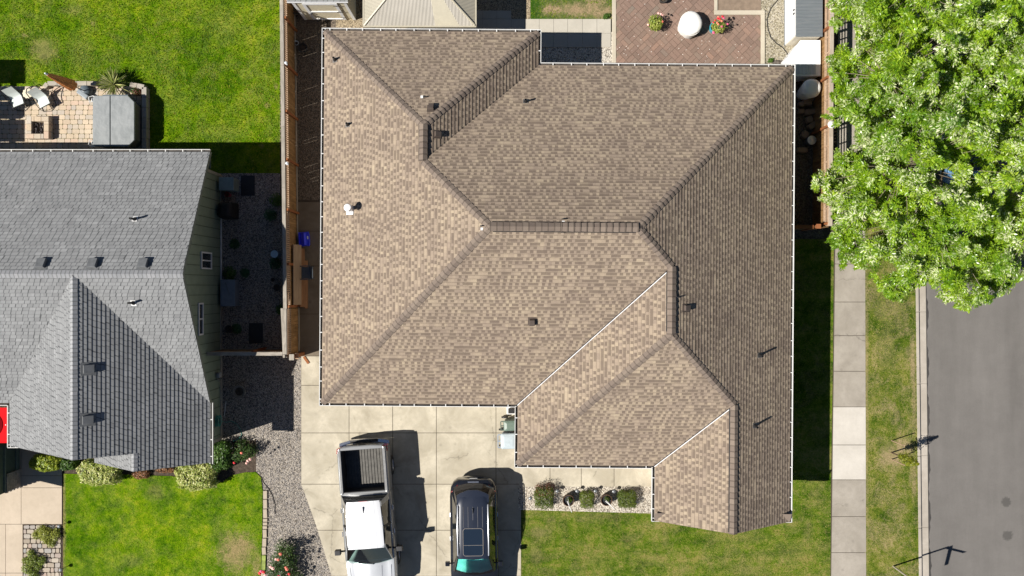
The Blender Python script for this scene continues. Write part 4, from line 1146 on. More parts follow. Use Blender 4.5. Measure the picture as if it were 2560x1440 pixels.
for z, y0, y1 in ((.56,.0,-.06),(.9,.015,-.065),(1.25,.03,-.075),(1.345,.045,-.10),(1.36,.0,-.09)):
    rs.append([(.80,y0-.02,z),(.4,y0+.02,z),(-.4,y0+.02,z),(-.80,y0-.02,z),(-.80,y1,z),(-.4,y1,z),(.4,y1,z),(.80,y1,z)][::-1])
b.rings(rs); tg = b.obj('tailgate', M_SILVER, tr, bevel=.01)
b = B(); b.bx(-.13,.13,.04,.075,1.12,1.2); b.obj('handle', M_DPL, tg)
for s in (1, -1):
    b = B(); b.rings([[(s*.83,.0,z),(s*.96,-.02,z),(s*.985,-.22,z),(s*.97,-.24,z),(s*.82,-.03,z)][::s] for z in (.88,1.28)]); b.obj('tail_light', M_RED, tr, bevel=.008)
b = B(); rs = []
for y, hx in ((.0,1),(0.1,1)):
    pass
for x in [-.98,-.9,-.6,0,.6,.9,.98]:
    y = .19 - .12*(abs(x)/.98)**3
    rs.append([(x,y,.42),(x,y,.66),(x,y-.13,.68),(x,y-.16,.42)])
b.rings(rs); b.obj('rear_bumper', M_CHROME, tr, smooth=50)
b = B(); b.bx(-.55,.55,.05,.18,.681,.69); b.obj('step_pad', M_DPL, tr)
b = B()    # cab, doors and front wings
hp = lambda k, zt: [(.7*k,.36),(.9*k,.38),(.97*k,.55),(1.0*k,.82),(.985*k,1.06),(.95*k,zt-.06),(.88*k,zt)]
loft(b, [(-1.875,hp(.975,1.22)),(-1.95,hp(.995,1.24)),(-3.2,hp(1.0,1.24)),(-4.3,hp(1.0,1.24)),(-4.55,hp(.995,1.22))])
b.obj('cab_body', M_SILVER, tr, smooth=45)
b = B()
def hood(k, zt, w): return [(.7*k,.4),(.9*k,.42),(.97*k,.55),(1.0*k,.82),(.98*k,1.02),(.92*k,zt-.04),(.80*k,zt-.005),(.70*k,zt-.02),(.45*k,zt+.015),(.42*k,zt+.03),(.0,zt+.04)]
loft(b, [(-4.50,hood(.995,1.145,1)),(-4.66,hood(.992,1.165,1)),(-4.80,hood(.99,1.19,1)),(-5.3,hood(.975,1.16,1)),(-5.65,hood(.95,1.1,1)),(-5.8,hood(.92,.98,1)),(-5.86,hood(.9,.8,1))])
hd = b.obj('hood', paint('sunlit_silver_hood', (.58,.6,.63), .25, .3), tr, smooth=30)  # same silver as the body, paler to put sunlight into the colour
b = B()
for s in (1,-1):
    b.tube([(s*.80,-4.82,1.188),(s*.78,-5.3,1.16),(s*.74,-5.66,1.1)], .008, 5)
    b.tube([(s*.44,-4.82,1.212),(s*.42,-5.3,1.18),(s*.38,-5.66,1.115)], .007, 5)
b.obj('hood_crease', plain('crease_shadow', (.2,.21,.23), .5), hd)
b = B(); b.bx(-.82,.82,-5.94,-5.84,.5,.95); b.obj('grille', M_CHROME, tr, bevel=.03)
for s in (1,-1):
    b = B(); b.bx(s*.62,s*.9,-5.88,-5.72,.82,1.02); b.obj('headlight', M_CLEAR, tr, bevel=.03)
b = B(); b.bx(-.92,.92,-6.05,-5.88,.38,.6); b.obj('front_bumper', M_CHROME, tr, bevel=.05)
# greenhouse: dark glass body with painted roof and pillars
secs = [(-1.99,1.235,.88,.88),(-2.02,1.26,.87,.87)]
def gh(y, zb, wb, zt, wt): return [(wb,y,zb),(wt,y,zt),(-wt,y,zt),(-wb,y,zb)]
b = B()
# glass hexahedron: rear glass, sides, windscreen
Rb, Rt, Fb, Ft = (-1.97,1.235,.90), (-2.12,1.80,.66), (-4.60,1.225,.88), (-3.86,1.80,.71)
def c4(q, s): return (s*q[2], q[0], q[1])
b.poly([c4(Rb,-1),c4(Rt,-1),c4(Rt,1),c4(Rb,1)]); b.obj('rear_window', M_DGLASS, tr)
for s in (1,-1):
    pts = [c4(Rb,s),c4(Rt,s),c4(Ft,s),c4(Fb,s)]
    b = B(); b.poly(pts if s > 0 else pts[::-1]); b.obj('side_window', M_DGLASS, tr)
b = B(); rs = []
for t_ in (0,.33,.66,1):
    y = Fb[0] + (Ft[0]-Fb[0])*t_; z = Fb[1] + (Ft[1]-Fb[1])*t_; w = Fb[2] + (Ft[2]-Fb[2])*t_
    rs.append([(w*x, y - .13*(1-x*x)*(1-.35*t_), z + .012*(1-x*x)) for x in (-1,-.7,-.35,0,.35,.7,1)])
b.rings(rs, cap=False, closed=False)
def clearglass(nm, tc):
    mg = N(nm, .02, .6)
    tb = mg.new('ShaderNodeBsdfTransparent'); tb.inputs[0].default_value = tc
    gl = mg.new('ShaderNodeBsdfGlossy'); gl.inputs['Roughness'].default_value = .02
    fr = mg.new('ShaderNodeFresnel'); fr.inputs[0].default_value = 1.6
    mx = mg.new('ShaderNodeMixShader'); mg.t.links.new(mg.math('ADD', fr.outputs[0], .04), mx.inputs[0]); mg.t.links.new(tb.outputs[0], mx.inputs[1]); mg.t.links.new(gl.outputs[0], mx.inputs[2]); mg.t.links.new(mx.outputs[0], mg.n['Material Output'].inputs[0])
    return mg.mat
M_WIND = clearglass('windscreen_glass', (.62,.78,.74,1)); M_WIND2 = clearglass('clear_glass', (.9,.97,.95,1))
b.obj('windscreen', M_WIND, tr, smooth=True)
b = B()     # interior seen through the windscreen
b.bx(-.8,.8,-4.45,-4.12,1.0,1.22); b.bx(-.66,-.12,-3.3,-3.0,.9,1.62); b.bx(.12,.66,-3.3,-3.0,.9,1.62); b.bx(-.1,.1,-3.6,-3.0,.9,1.25)
b.obj('interior', plain('grey_upholstery', (.10,.10,.095), .8, .2), tr, bevel=.06)
b = B()
rp_ = lambda w, z: [(w-.0,z-.06),(w-.03,z-.012),(w*.8,z+.018),(w*.62,z+.022),(w*.6,z+.03),(w*.32,z+.032),(w*.3,z+.04),(.0,z+.042)]
loft(b, [(-2.06,rp_(.64,1.80)),(-2.16,rp_(.67,1.815)),(-3.0,rp_(.71,1.825)),(-3.75,rp_(.72,1.81)),(-3.93,rp_(.715,1.785))])
M_ROOF_GLARE = paint('sunlit_silver_roof', (.80,.81,.83), .2, .32)  # body's silver again, whitened so the colour carries the sun glare
rf = b.obj('cab_roof', M_ROOF_GLARE, tr, smooth=25)
for s in (1,-1):
    def pil(p0, p1, w0, w1):
        p0, p1 = Vector(p0), Vector(p1); b = B(); b.rings([[p0+Vector((0,-w0,0)),p0+Vector((s*.02,-w0,.015)),p0+Vector((s*.02,w0,.015)),p0+Vector((0,w0,0))][::s], [p1+Vector((0,-w1,0)),p1+Vector((s*.02,-w1,.015)),p1+Vector((s*.02,w1,.015)),p1+Vector((0,w1,0))][::s]]); b.obj('pillar', M_SILVER, rf)
    pil((s*.885,-4.57,1.225),(s*.712,-3.83,1.80),.05,.05)
    pil((s*.90,-2.04,1.235),(s*.665,-2.2,1.80),.12,.09)
for s in (1,-1): b = B(); b.rings([[(s*.905,y-.04,1.235),(s*.925,y-.04,1.24),(s*.925,y+.04,1.24),(s*.905,y+.04,1.235)][::s]+[] if q == 0 else [(s*.69,y-.04,1.80),(s*.71,y-.04,1.805),(s*.71,y+.04,1.805),(s*.69,y+.04,1.80)][::s] for q in (0,1) for y in (-3.12,)]); b.obj('door_pillar', M_DPL, rf)
b = B(); b.rings([[(-.02,-2.25,1.865),(.02,-2.25,1.865),(.02,-2.5,1.86),(-.02,-2.5,1.86)],[(-.008,-2.27,1.93),(.008,-2.27,1.93),(.006,-2.36,1.92),(-.006,-2.36,1.92)]]); b.obj('antenna', M_DPL, rf)
b = B(); b.bx(-.16,.16,-2.075,-2.045,1.79,1.84); b.obj('brake_lamp', M_RED, rf)
for s in (1,-1):
    b = B(); b.rings([[(s*x,y,z) for y, z in ((-4.05,1.18),(-4.25,1.18),(-4.25,1.4),(-4.05,1.42))][::s] for x in (1.08,1.3)]); b.bx(s*.93,s*1.1,-4.17,-4.1,1.2,1.27); b.obj('mirror', M_DPL, tr, bevel=.02)
    for y in (-2.55,-3.5): B().box((s*1.005,y,1.09),(.035,.2,.035)).obj('door_handle', M_CHROME, tr, bevel=.008)
    wheel(tr, s*.89, -1.0, .40, .27, s); wheel(tr, s*.89, -4.68, .40, .27, s)
b = B()
for k in (0,1): b.tube([(.15-.6*k,-4.74,1.245),(-.1-.4*k,-4.69,1.265),(.45-.6*k,-4.64,1.285)], .012, 5)
b.obj('wiper', M_BLK, tr)
# ------------------------------------------------ black SUV
sv = thing('suv', 'black SUV with silver roof rails and teal sunshade parked on the driveway', 'SUV', (-1.565, -7.72, .03), .012)
def sp(k, zt): return [(.65*k,.3),(.88*k,.34),(.94*k,.5),(.965*k,.8),(.955*k,.98),(.915*k,zt-.05),(.84*k,zt)]
b = B()
def ins(k, zt, cut): return sp(k, zt)
loft(b, [(-.03,[(.5,.45),(.62,.46),(.66,.55),(.68,.75),(.66,.9),(.62,.97),(.55,.99)]),(-.12,[(.55,.38),(.74,.4),(.8,.52),(.82,.78),(.8,.95),(.75,1.02),(.66,1.05)]),(-.32,sp(.95,1.08)),(-.7,sp(1.0,1.1)),(-1.6,sp(1.0,1.1)),(-3.2,sp(1.0,1.08)),(-3.65,sp(.995,1.06)),(-4.2,sp(.97,1.0)),(-4.6,sp(.92,.9)),(-4.8,[(.5,.4),(.68,.42),(.74,.5),(.76,.6),(.74,.7),(.7,.74),(.6,.76)])])
b.obj('body', M_BLACKP, sv, smooth=45)
for s in (1,-1):
    pts = [(s*.87,-.55,1.09),(s*.66,-1.0,1.6),(s*.64,-2.85,1.62),(s*.86,-3.62,1.06)]
    b = B(); b.poly(pts if s > 0 else pts[::-1]); b.obj('side_window', M_DGLASS, sv)
b = B(); rs = []
for t_, y, z, w in ((0,-.30,1.08,.80),(.5,-.48,1.34,.73),(1,-.7,1.58,.64)):
    rs.append([(w*x, y + .16*(1-x*x), z) for x in (1,.7,.35,0,-.35,-.7,-1)])
b.rings(rs, cap=False, closed=False); b.obj('rear_window', glass_mat('rear_glass', (.02,.016,.012)), sv, smooth=True)
for s in (1,-1):
    b = B(); pts = [(s*.80,-.30,1.085),(s*.64,-.7,1.59),(s*.66,-1.0,1.6),(s*.875,-.58,1.09)]
    b.poly(pts if s < 0 else pts[::-1]); b.obj('quarter_panel', M_BLACKP, sv)
b = B()
rr_ = lambda w, z: [(w,z-.1),(w-.015,z-.04),(w-.07,z+.0),(w*.6,z+.02),(0,z+.03)]
loft(b, [(-.52,[(.50,1.56),(.49,1.6),(.45,1.615),(.3,1.62),(0,1.625)]),(-.62,rr_(.6,1.64)),(-.9,rr_(.655,1.675)),(-1.6,rr_(.675,1.69)),(-2.4,rr_(.675,1.685)),(-2.9,rr_(.66,1.65)),(-3.02,rr_(.645,1.625))])
M_ROOFB = paint('black_roof_paint', (.016,.021,.036), .1, .3)
srf = b.obj('roof', M_ROOFB, sv, smooth=40)
b = B()
for k in range(5): b.bx(-.38+k*.19-.004, -.38+k*.19+.004, -1.75, -.93, 1.706, 1.717)
b.obj('roof_rib', plain('rib_grey', (.2,.19,.19), .5), srf)
for s in (1,-1):
    b = B(); b.tube([(s*.60,-.86,1.67),(s*.60,-.95,1.735),(s*.61,-1.9,1.755),(s*.61,-2.75,1.725),(s*.605,-2.88,1.655)], .022, 8); b.obj('roof_rail', plain('satin_silver', (.66,.68,.72), .3, .03, metal=.6), srf, smooth=True)
b = B(); 
def rrect(x0, x1, y0, y1, r, n=5):
    o = []
    for cx, cy, a0 in ((x1-r,y1-r,0),(x0+r,y1-r,90),(x0+r,y0+r,180),(x1-r,y0+r,270)):
        for k in range(n+1): a = R(a0+90*k/n); o.append((cx+r*math.cos(a), cy+r*math.sin(a)))
    return o
b.prism(rrect(-.385,.385,-2.86,-1.8,.09), 1.69, 1.722); so = b.obj('sunroof', glass_mat('sunroof_glass', (.012,.02,.034), .08), srf)
b = B(); b.tube([(x,y,1.722) for x, y in rrect(-.395,.395,-2.87,-1.79,.1)], .008, 5, closed=True); b.tube([(-.385,-2.45,1.724),(.385,-2.45,1.724)], .006, 5)
b.obj('seal', plain('seal_grey', (.3,.27,.24), .6), so)
b = B(); b.rings([[(-.02,-.98,1.712),(.02,-.98,1.712),(.02,-1.2,1.712),(-.02,-1.2,1.712)],[(-.007,-1.0,1.78),(.007,-1.0,1.78),(.005,-1.08,1.77),(-.005,-1.08,1.77)]]); b.obj('antenna', M_DPL, srf)
b = B(); rs = []
for x in [-.64,-.5,-.2,.2,.5,.64]:
    y = -.28 - .22*(abs(x)/.64)**2
    rs.append([(x,y,1.56),(x,y,1.6),(x,y-.3,1.65),(x,y-.3,1.6)])
b.rings(rs); b.obj('spoiler', M_ROOFB, srf, smooth=40)
def wsc(off, w_in):
    b = B(); rs = []
    for t_ in (0,.33,.66,1):
        y = -3.72 + .72*t_; z = 1.055 + .56*t_; w = (.80 - .16*t_)*w_in
        rs.append([(w*x, y - .15*(1-x*x)*(1-.3*t_) + off*.5, z - off) for x in (-1,-.7,-.35,-.01,.01,.35,.7,1)])
    b.rings(rs, cap=False, closed=False); return b
wsc(0, 1).obj('windscreen', M_WIND2, sv, smooth=True)
m = N('teal_foil', .35, .5, .2); m.bump(m.noise(m.co(), 9, 3), .02); M_TEAL = m.col(m.ramp(m.noise(m.co(), 3, 2), [(.3, (.16,.72,.66)), (.7, (.28,.88,.80))]))
b = wsc(.05, .93); b.v = [(x, y, z - .02*(abs(x) < .02)) for x, y, z in b.v]
b.obj('sunshade', M_TEAL, sv)
for s in (1,-1): b = B(); b.rings([[Vector((s*.80,-3.74,1.06)),Vector((s*.88,-3.62,1.06)),Vector((s*.88,-3.6,1.08)),Vector((s*.80,-3.72,1.08))][::s],[Vector((s*.63,-2.98,1.61)),Vector((s*.67,-2.9,1.6)),Vector((s*.67,-2.88,1.63)),Vector((s*.63,-2.96,1.64))][::s]]); b.obj('pillar', M_BLACKP, srf)
for s in (1,-1):
    b = B(); b.rings([[(s*x0,y,z0),(s*x1,y-.03,z0+.02),(s*(x1-.03),y-.1,z0+.24),(s*(x0-.02),y-.05,z0+.22)][::s] for x0,x1,y,z0 in ((.62,.7,-.15,.85),(.84,.93,-.42,.86))]); b.obj('tail_light', M_RED, sv, bevel=.01)
    b = B(); b.rings([[(s*x,y,z) for y, z in ((-3.28,1.02),(-3.46,1.02),(-3.46,1.18),(-3.28,1.2))][::s] for x in (.98,1.16)]); b.bx(s*.87,s*1.0,-3.4,-3.34,1.03,1.08); b.obj('mirror', M_BLACKP, sv, bevel=.03)
    for y in (-1.45,-2.4): B().box((s*.965,y,.96),(.03,.18,.03)).obj('door_handle', M_CHROME, sv, bevel=.008)
    wheel(sv, s*.84, -.95, .36, .23, s); wheel(sv, s*.84, -3.85, .36, .23, s)
    B().bx(s*.62, s*.88, -4.62, -4.45, .68, .8).obj('headlight', M_CLEAR, sv, bevel=.03)
b = B(); rs = []
for x in [-.86,-.78,-.5,0,.5,.78,.86]:
    y = .02 - .3*(abs(x)/.86)**3
    rs.append([(x,y,.36),(x,y,.62),(x,y-.12,.66),(x,y-.2,.36)])
b.rings(rs); b.obj('rear_bumper', M_BLACKP, sv, smooth=50)
b = B(); b.bx(-.16,.16,-.02,.0,.78,.9); b.obj('licence_plate', M_CLEAR, sv)
b = B(); b.bx(-.22,.22,-.13,-.08,1.06,1.075); b.obj('badge_bar', M_CHROME, sv)
# ------------------------------------------------ blue car under the tree
bc = thing('parked_car', 'blue car parked at the kerb, almost hidden under the large tree', 'car', (*P2(2392,330), -.07), .01)
M_BLUE = paint('blue_paint', (.16,.32,.55), .2, .3)
b = B(); loft(b, [(2.2,[(.5,.4),(.65,.42),(.7,.5),(.7,.6),(.68,.68),(.6,.72),(.5,.74)]),(2.0,sp(.93,.85)),(1.2,sp(.97,.92)),(-1.4,sp(.97,.94)),(-2.0,sp(.93,.9)),(-2.2,[(.5,.4),(.65,.42),(.7,.5),(.7,.62),(.68,.75),(.6,.8),(.5,.82)])]); b.obj('body', M_BLUE, bc, smooth=45)
b = B(); loft(b, [(1.05,[(.5,.9),(.72,.9),(.74,.92),(.7,.93)]),(.3,[(.5,.9),(.78,.92),(.62,1.36),(.5,1.38)]),(-.9,[(.5,.9),(.78,.92),(.62,1.38),(.5,1.4)]),(-1.75,[(.5,.9),(.72,.9),(.74,.93),(.7,.94)])]); b.obj('windows', M_DGLASS, bc)
b = B(); b.bx(-.58,.58,-.95,.3,1.37,1.42); b.obj('roof', M_BLUE, bc, bevel=.03)
for s in (1,-1): wheel(bc, s*.82, 1.35, .32, .2, s); wheel(bc, s*.82, -1.35, .32, .2, s)
# ================================================================ GARDEN AND YARD THINGS
M_TERRA = plain('dark_pot', (.045,.04,.036), .7, .15)
M_PGREY = plain('grey_plastic', (.10,.125,.145), .5, .08)
# ---- wheeled bins
def cart(label, px, py, w, l, h, lidc, bodyc, rz):
    p = P(px, py, h); t = thing('wheeled_bin', label, 'bin', (p.x, p.y, .03), rz, 'wheeled bins beside the garage')
    mb, ml = plain('bin_body', bodyc, .5, .08), plain('bin_lid', lidc, .4, .06)
    def rr(k, z, dx=0): return [(k*w/2*sx_+dx, k*l/2*sy_, z) for sx_, sy_ in ((-1,-.8),(-.8,-1),(.8,-1),(1,-.8),(1,.8),(.8,1),(-.8,1),(-1,.8))]
    b = B(); b.rings([rr(.78,.06), rr(.93,h-.12), rr(.95,h-.06)]); b.obj('body', mb, t)
    b = B(); b.rings([rr(1.0,h-.058), rr(1.02,h-.02), rr(.9,h+.02), rr(.55,h+.045)]); lo = b.obj('lid', ml, t, bevel=.01)
    b = B(); b.bx(-w*.5-.13,-w*.5-.095,-l*.42,l*.42,h-.09,h-.055)
    for s in (-.42,.42,0): b.bx(-w*.5-.095,-w*.46,s*l-.02,s*l+.02,h-.09,h-.055)
    b.obj('handle', mb, t)
    for s in (1,-1):
        b = B(); b.lathe([(.05,-.03),(.13,-.03),(.14,-.015),(.14,.015),(.13,.03),(.05,.03)], 16, (-w*.42,s*(l*.5+.02),.14), Matrix.Rotation(R(90),4,'X')); b.obj('wheel', M_BLK, t, smooth=True)
cart('light grey wheeled bin with its lid half under the eave', 1271, 1103, .62, .62, 1.05, (.40,.46,.49), (.22,.27,.34), .02)
cart('dark green wheeled bin between grey bin and house corner', 1277, 1064, .58, .42, 1.0, (.12,.165,.135), (.07,.1,.08), .05)
p = P(1277,1028,.6)
t = thing('planter_box', 'small white stand with a black ribbed box under the inner roof corner', 'box', (p.x, p.y, .03))
b = B(); b.rings([[(-.14,-.13,0),(.14,-.13,0),(.14,.13,0),(-.14,.13,0)],[(-.17,-.16,.4),(.17,-.16,.4),(.17,.16,.4),(-.17,.16,.4)]]); b.obj('stand', M_WHITE, t, bevel=.015)
b = B(); b.bx(-.1,.15,-.09,.1,.402,.6)
for k in range(4): b.bx(-.11,.16,-.085+k*.047,-.065+k*.047,.601,.615)
b.obj('box_top', M_BLK, t)
# ---- pebble strip: clipped shrubs, barrels, lights
M_SHR = leaf_mat('dark_shrub_leaf', [(.03,.055,.008),(.055,.09,.010),(.09,.125,.012),(.12,.15,.02)], .25)
M_SHRY = leaf_mat('olive_shrub_leaf', [(.06,.09,.012),(.11,.15,.015),(.17,.2,.022)], .25)
M_SHRR = leaf_mat('red_shrub_leaf', [(.09,.025,.015),(.16,.045,.025),(.1,.05,.02)], .25)
M_STEM = wood_mat('woody_stem', (.16,.11,.07), (.07,.045,.03))
def stem(t, h=.3, n=4, r=.02, spread=.12):
    b = B()
    for k in range(n):
        a = 6.28*k/n + .4
        b.tube([(0,0,0),(spread*.4*math.cos(a),spread*.4*math.sin(a),h*.5),(spread*math.cos(a),spread*math.sin(a),h)], [r, r*.7, r*.4], 5)
    b.obj('stem', M_STEM, t)
def boxball(n, c, r, pw=.5, fill=.3):
    q = rng.uniform(-1,1,size=(n,3)); ax_ = rng.integers(0,3,n); sg = np.sign(rng.uniform(-.35,1,n)); sg[ax_ < 2] = np.sign(rng.uniform(-1,1,(ax_ < 2).sum())); q[np.arange(n), ax_] = sg
    e_ = 2.0/pw; q /= (np.abs(q)**e_).sum(1, keepdims=True)**(1/e_)
    d = np.sign(q)*np.abs(q)**(e_-1); d /= np.linalg.norm(d, axis=1, keepdims=True) + 1e-9
    q *= 1 + .07*np.sin(q[:, :1]*6+q[:, 1:2]*5) + .05*np.sin(q[:, 1:2]*11+q[:, 2:]*7)
    rad = 1 - fill*rng.random((n,1))**1.7
    nr = d + rng.normal(size=(n,3))*.5; nr[:,2] += .5
    return q*rad*np.array(r) + np.array(c), nr
def shrub(label, px, py, rx, ry, h, mats, n, size, pw=.42, name='clipped_shrub', group=None, cat='shrub', z=.03):
    p = P(px, py, h*.6); t = thing(name, label, cat, (p.x, p.y, z), 0, group)
    for k, (m_, fr_, off) in enumerate(mats):
        c, nr = boxball(int(n*fr_), (off[0]*rx, off[1]*ry, h*.52), (rx*(1-.45*abs(off[0])), ry*(1-.45*abs(off[1])), h*.48), pw)
        leaves('foliage', c, nr, size*(.7+.6*rng.random(len(c))), m_, t)
    stem(t, h*.6, 5, .02, min(rx, ry)*.5); return t
shrub('broad clipped shrub with reddish top edge, nearest the driveway', 1360,1244,.40,.44,.55, [(M_SHR,1,(0,0)),(M_SHRR,.16,(.05,.75))], 3800, .045, group='clipped shrubs in the pebble strip')
shrub('smallest olive clipped shrub, between the two barrel planters', 1467,1249,.29,.35,.5, [(M_SHRY,1,(0,0))], 2800, .042, group='clipped shrubs in the pebble strip')
shrub('dark green clipped shrub right of both barrels by the gable', 1567,1247,.38,.36,.52, [(M_SHR,.7,(0,0)),(M_SHRY,.4,(.1,-.1))], 3600, .045, group='clipped shrubs in the pebble strip')
M_BARR = wood_mat('barrel_wood', (.13,.075,.045), (.05,.03,.02))
for k, (px, py, lab) in enumerate(((1421,1251,'dark half barrel planter with white stake, nearer the driveway'),(1516,1250,'dark half barrel planter with white stake, nearer the gable'))):
    p = P(px, py, .4); t = thing('barrel_planter', lab, 'planter', (p.x, p.y, .035), k*.5, 'barrel planters in the pebble strip')
    b = B(); b.lathe([(.17,0),(.21,.15),(.23,.3),(.235,.42),(.21,.42),(.205,.33),(.001,.33)], 22); b.obj('barrel', M_BARR, t, smooth=40)
    b = B(); b.lathe([(.232,.3),(.239,.3),(.241,.34),(.234,.34)], 22); b.obj('hoop', M_BLK, t)
    c, nr = ball(160, (.05,.03,.42), (.13,.12,.1), .7); leaves('foliage', c, nr, .06, M_SHR, t)
    b = B(); b.tube([(-.02,.12,.36),(-.01,-.05,.9),(.0,-.1,1.0)] if k == 0 else [(-.03,.06,.36),(.06,-.12,.9),(.08,-.16,.95)], .013, 6); b.tube([(-.05,-.02,.4),(.12,-.42,.62)], .016, 6); b.obj('stake', M_WHITE, t)
M_LAMPG = plain('lamp_grey', (.16,.17,.18), .4, .1, metal=.3)
def path_light(px, py, lab, grp, h=.36):
    p = P(px, py, h); t = thing('path_light', lab, 'light', (p.x, p.y, .03), random.random(), grp)
    b = B(); b.tube([(0,0,0),(0,0,h-.12)], .012, 6); b.obj('stake', M_BLK, t)
    b = B(); b.lathe([(.03,h-.13),(.055,h-.06),(.06,h-.05)], 10); b.lathe([(.075,h-.05),(.072,h-.025),(.03,h),(.001,h)], 10); b.obj('lamp_head', M_LAMPG, t, smooth=True)
G_ = 'path lights along the entry path'
for px, py, lab in ((1326,1246,'path light left of the broad reddish shrub'),(1393,1228,'path light between the broad shrub and first barrel'),(1443,1228,'path light just above the first barrel planter'),(1489,1228,'path light above the smallest olive shrub'),(1535,1229,'path light above the second barrel planter'),(1584,1232,'path light above the dark green shrub by the gable')): path_light(px, py, lab, G_)
path_light(147,1316,'black path light at the upper corner of the cobble strip','path lights beside the cobbles'); path_light(151,1425,'black path light lower down beside the cobble strip','path lights beside the cobbles')
# ---- beside the fence: blue box, chair, planks
p = P(761,598,.3)
t = thing('recycling_box', 'bright blue plastic recycling box beside the long fence', 'box', (p.x, p.y, .03), .06)
M_BLUEP = plain('blue_plastic', (.03,.045,.75), .4, .08)
b = B()
def rc(w, l, z): return [(-w/2,-l/2,z),(w/2,-l/2,z),(w/2,l/2,z),(-w/2,l/2,z)]
b.rings([rc(.32,.46,0), rc(.40,.54,.33), rc(.44,.58,.335), rc(.44,.58,.36), rc(.38,.52,.36), rc(.30,.43,.06)]); b.obj('tub', M_BLUEP, t, bevel=.012)
b = B(); b.rings([rc(.36,.5,.3), [(-.18,-.25,.31),(.02,-.25,.41),(.02,.25,.41),(-.18,.25,.31)]]); b.bx(.0,.18,-.24,.24,.3,.36); b.obj('folded_lid', M_BLUEP, t, bevel=.01)
b = B(); b.box((.16,.05,.363), (.06,.12,.004)); b.obj('sticker', M_WHITE, t)
M_PLANK = wood_mat('rough_plank', (.36,.27,.19), (.24,.165,.11), axis='y', sc=4); M_PLANKR = wood_mat('red_plank', (.26,.14,.075), (.16,.08,.04), axis='y', sc=4)
for k, (x0, z0, x1, z1, m_, lab, pya, pyb) in enumerate(((-8.84,1.05,-8.66,.5,M_PLANK,'widest pale plank leaning on the fence, foremost of three',612,762),(-8.70,.52,-8.60,.2,M_PLANKR,'reddish plank leaning behind the wide pale plank',620,768),(-8.60,.2,-8.50,.05,M_PLANKR,'lowest reddish plank lying by the fence beneath the others',650,772))):
    ya2, yb2 = wy(pya, .7), wy(pyb, .7); d = Vector((x1-x0,0,z1-z0)); w = d.length; c = Vector(((x0+x1)/2,(ya2+yb2)/2,(z0+z1)/2)); d.normalize()
    M = Matrix((d, Vector((0,1,0)), d.cross(Vector((0,1,0))))).transposed().to_4x4()
    b = B(); b.box((0,0,0), (w, ya2-yb2, .04), M=M)
    tag(b.obj('plank', m_, loc=c, bevel=.004), lab, 'plank', 'planks leaning on the long fence')
p = P(764,682,.43)
t = thing('garden_chair', 'dark grey plastic chair with slotted back beside the planks', 'chair', (p.x+.02, p.y, .03), R(2))
M_CH = plain('charcoal_plastic', (.07,.085,.10), .45, .08)
b = B(); b.rings([[(-.24,-.25,.42),(.2,-.23,.40),(.2,.23,.40),(-.24,.25,.42)],[(-.24,-.25,.445),(.2,-.23,.425),(.2,.23,.425),(-.24,.25,.445)]]); b.obj('seat', M_CH, t, bevel=.01)
b = B()
def bp(s, y): return Vector((.19 + .18*s, y, .43 + .43*s))       # a point on the leaning back
def bar(y0, y1, s0, s1):
    n_ = Vector((.43,0,-.18)).normalized()*.022
    b.rings([[bp(s0,y0),bp(s0,y1),bp(s1,y1),bp(s1,y0)],[bp(s0,y0)+n_,bp(s0,y1)+n_,bp(s1,y1)+n_,bp(s1,y0)+n_]][::-1])
bar(-.24,.24,0,.2); bar(-.24,.24,.75,1.0)
for k in range(8): bar(-.24+k*.064,-.24+k*.064+.034,.202,.748)
for s_ in (.36,.55): bar(-.23,.23,s_,s_+.05)
b.obj('backrest', M_CH, t)
for sx_, sy_ in ((-.22,-.23),(-.22,.23),(.2,-.22),(.2,.22)):
    b = B(); b.tube([(sx_,sy_,.42),(sx_*1.12,sy_*1.08,0)], [.025,.018], 6); b.obj('leg', M_CH, t)
for s in (1,-1):
    b = B(); b.tube([(.3,s*.25,.66),(.05,s*.28,.64),(-.18,s*.27,.62),(-.2,s*.25,.43)], .018, 6); b.obj('armrest', M_CH, t)
# ---- pots by the fence and the shed
def pot(name, label, px, py, r, h, mat, cat='pot', soil=True, group=None):
    p = P(px, py, h); t = thing(name, label, cat, (p.x, p.y, .02), 0, group)
    b = B(); b.lathe([(r*.68,0),(r*.74,.01),(r,h-.05),(r*1.06,h-.05),(r*1.06,h),(r*.92,h),(r*.9,h-.07)], 22); b.obj('body', mat, t, smooth=40)
    if soil:
        b = B(); b.lathe([(r*.91,h-.08),(r*.4,h-.06),(.001,h-.055)], 22); b.obj('soil', M_SOIL, t)
    return t
pot('plant_pot', 'large dark empty pot in the shaded side yard by the fence', 756, 119, .2, .34, M_TERRA)
pot('plant_pot', 'small whitish round pot just above the large dark pot', 741, 107, .09, .14, M_SOLAR)
pot('plant_pot', 'dark round pot between the fence and cream shed', 740, 25, .17, .3, M_TERRA)
b = B(); b.tube([P(722,30,.4), P(737,53,.05)], .014, 6); tag(b.obj('rod', M_LATT), 'thin pale rod leaning beside the cream shed', 'rod')
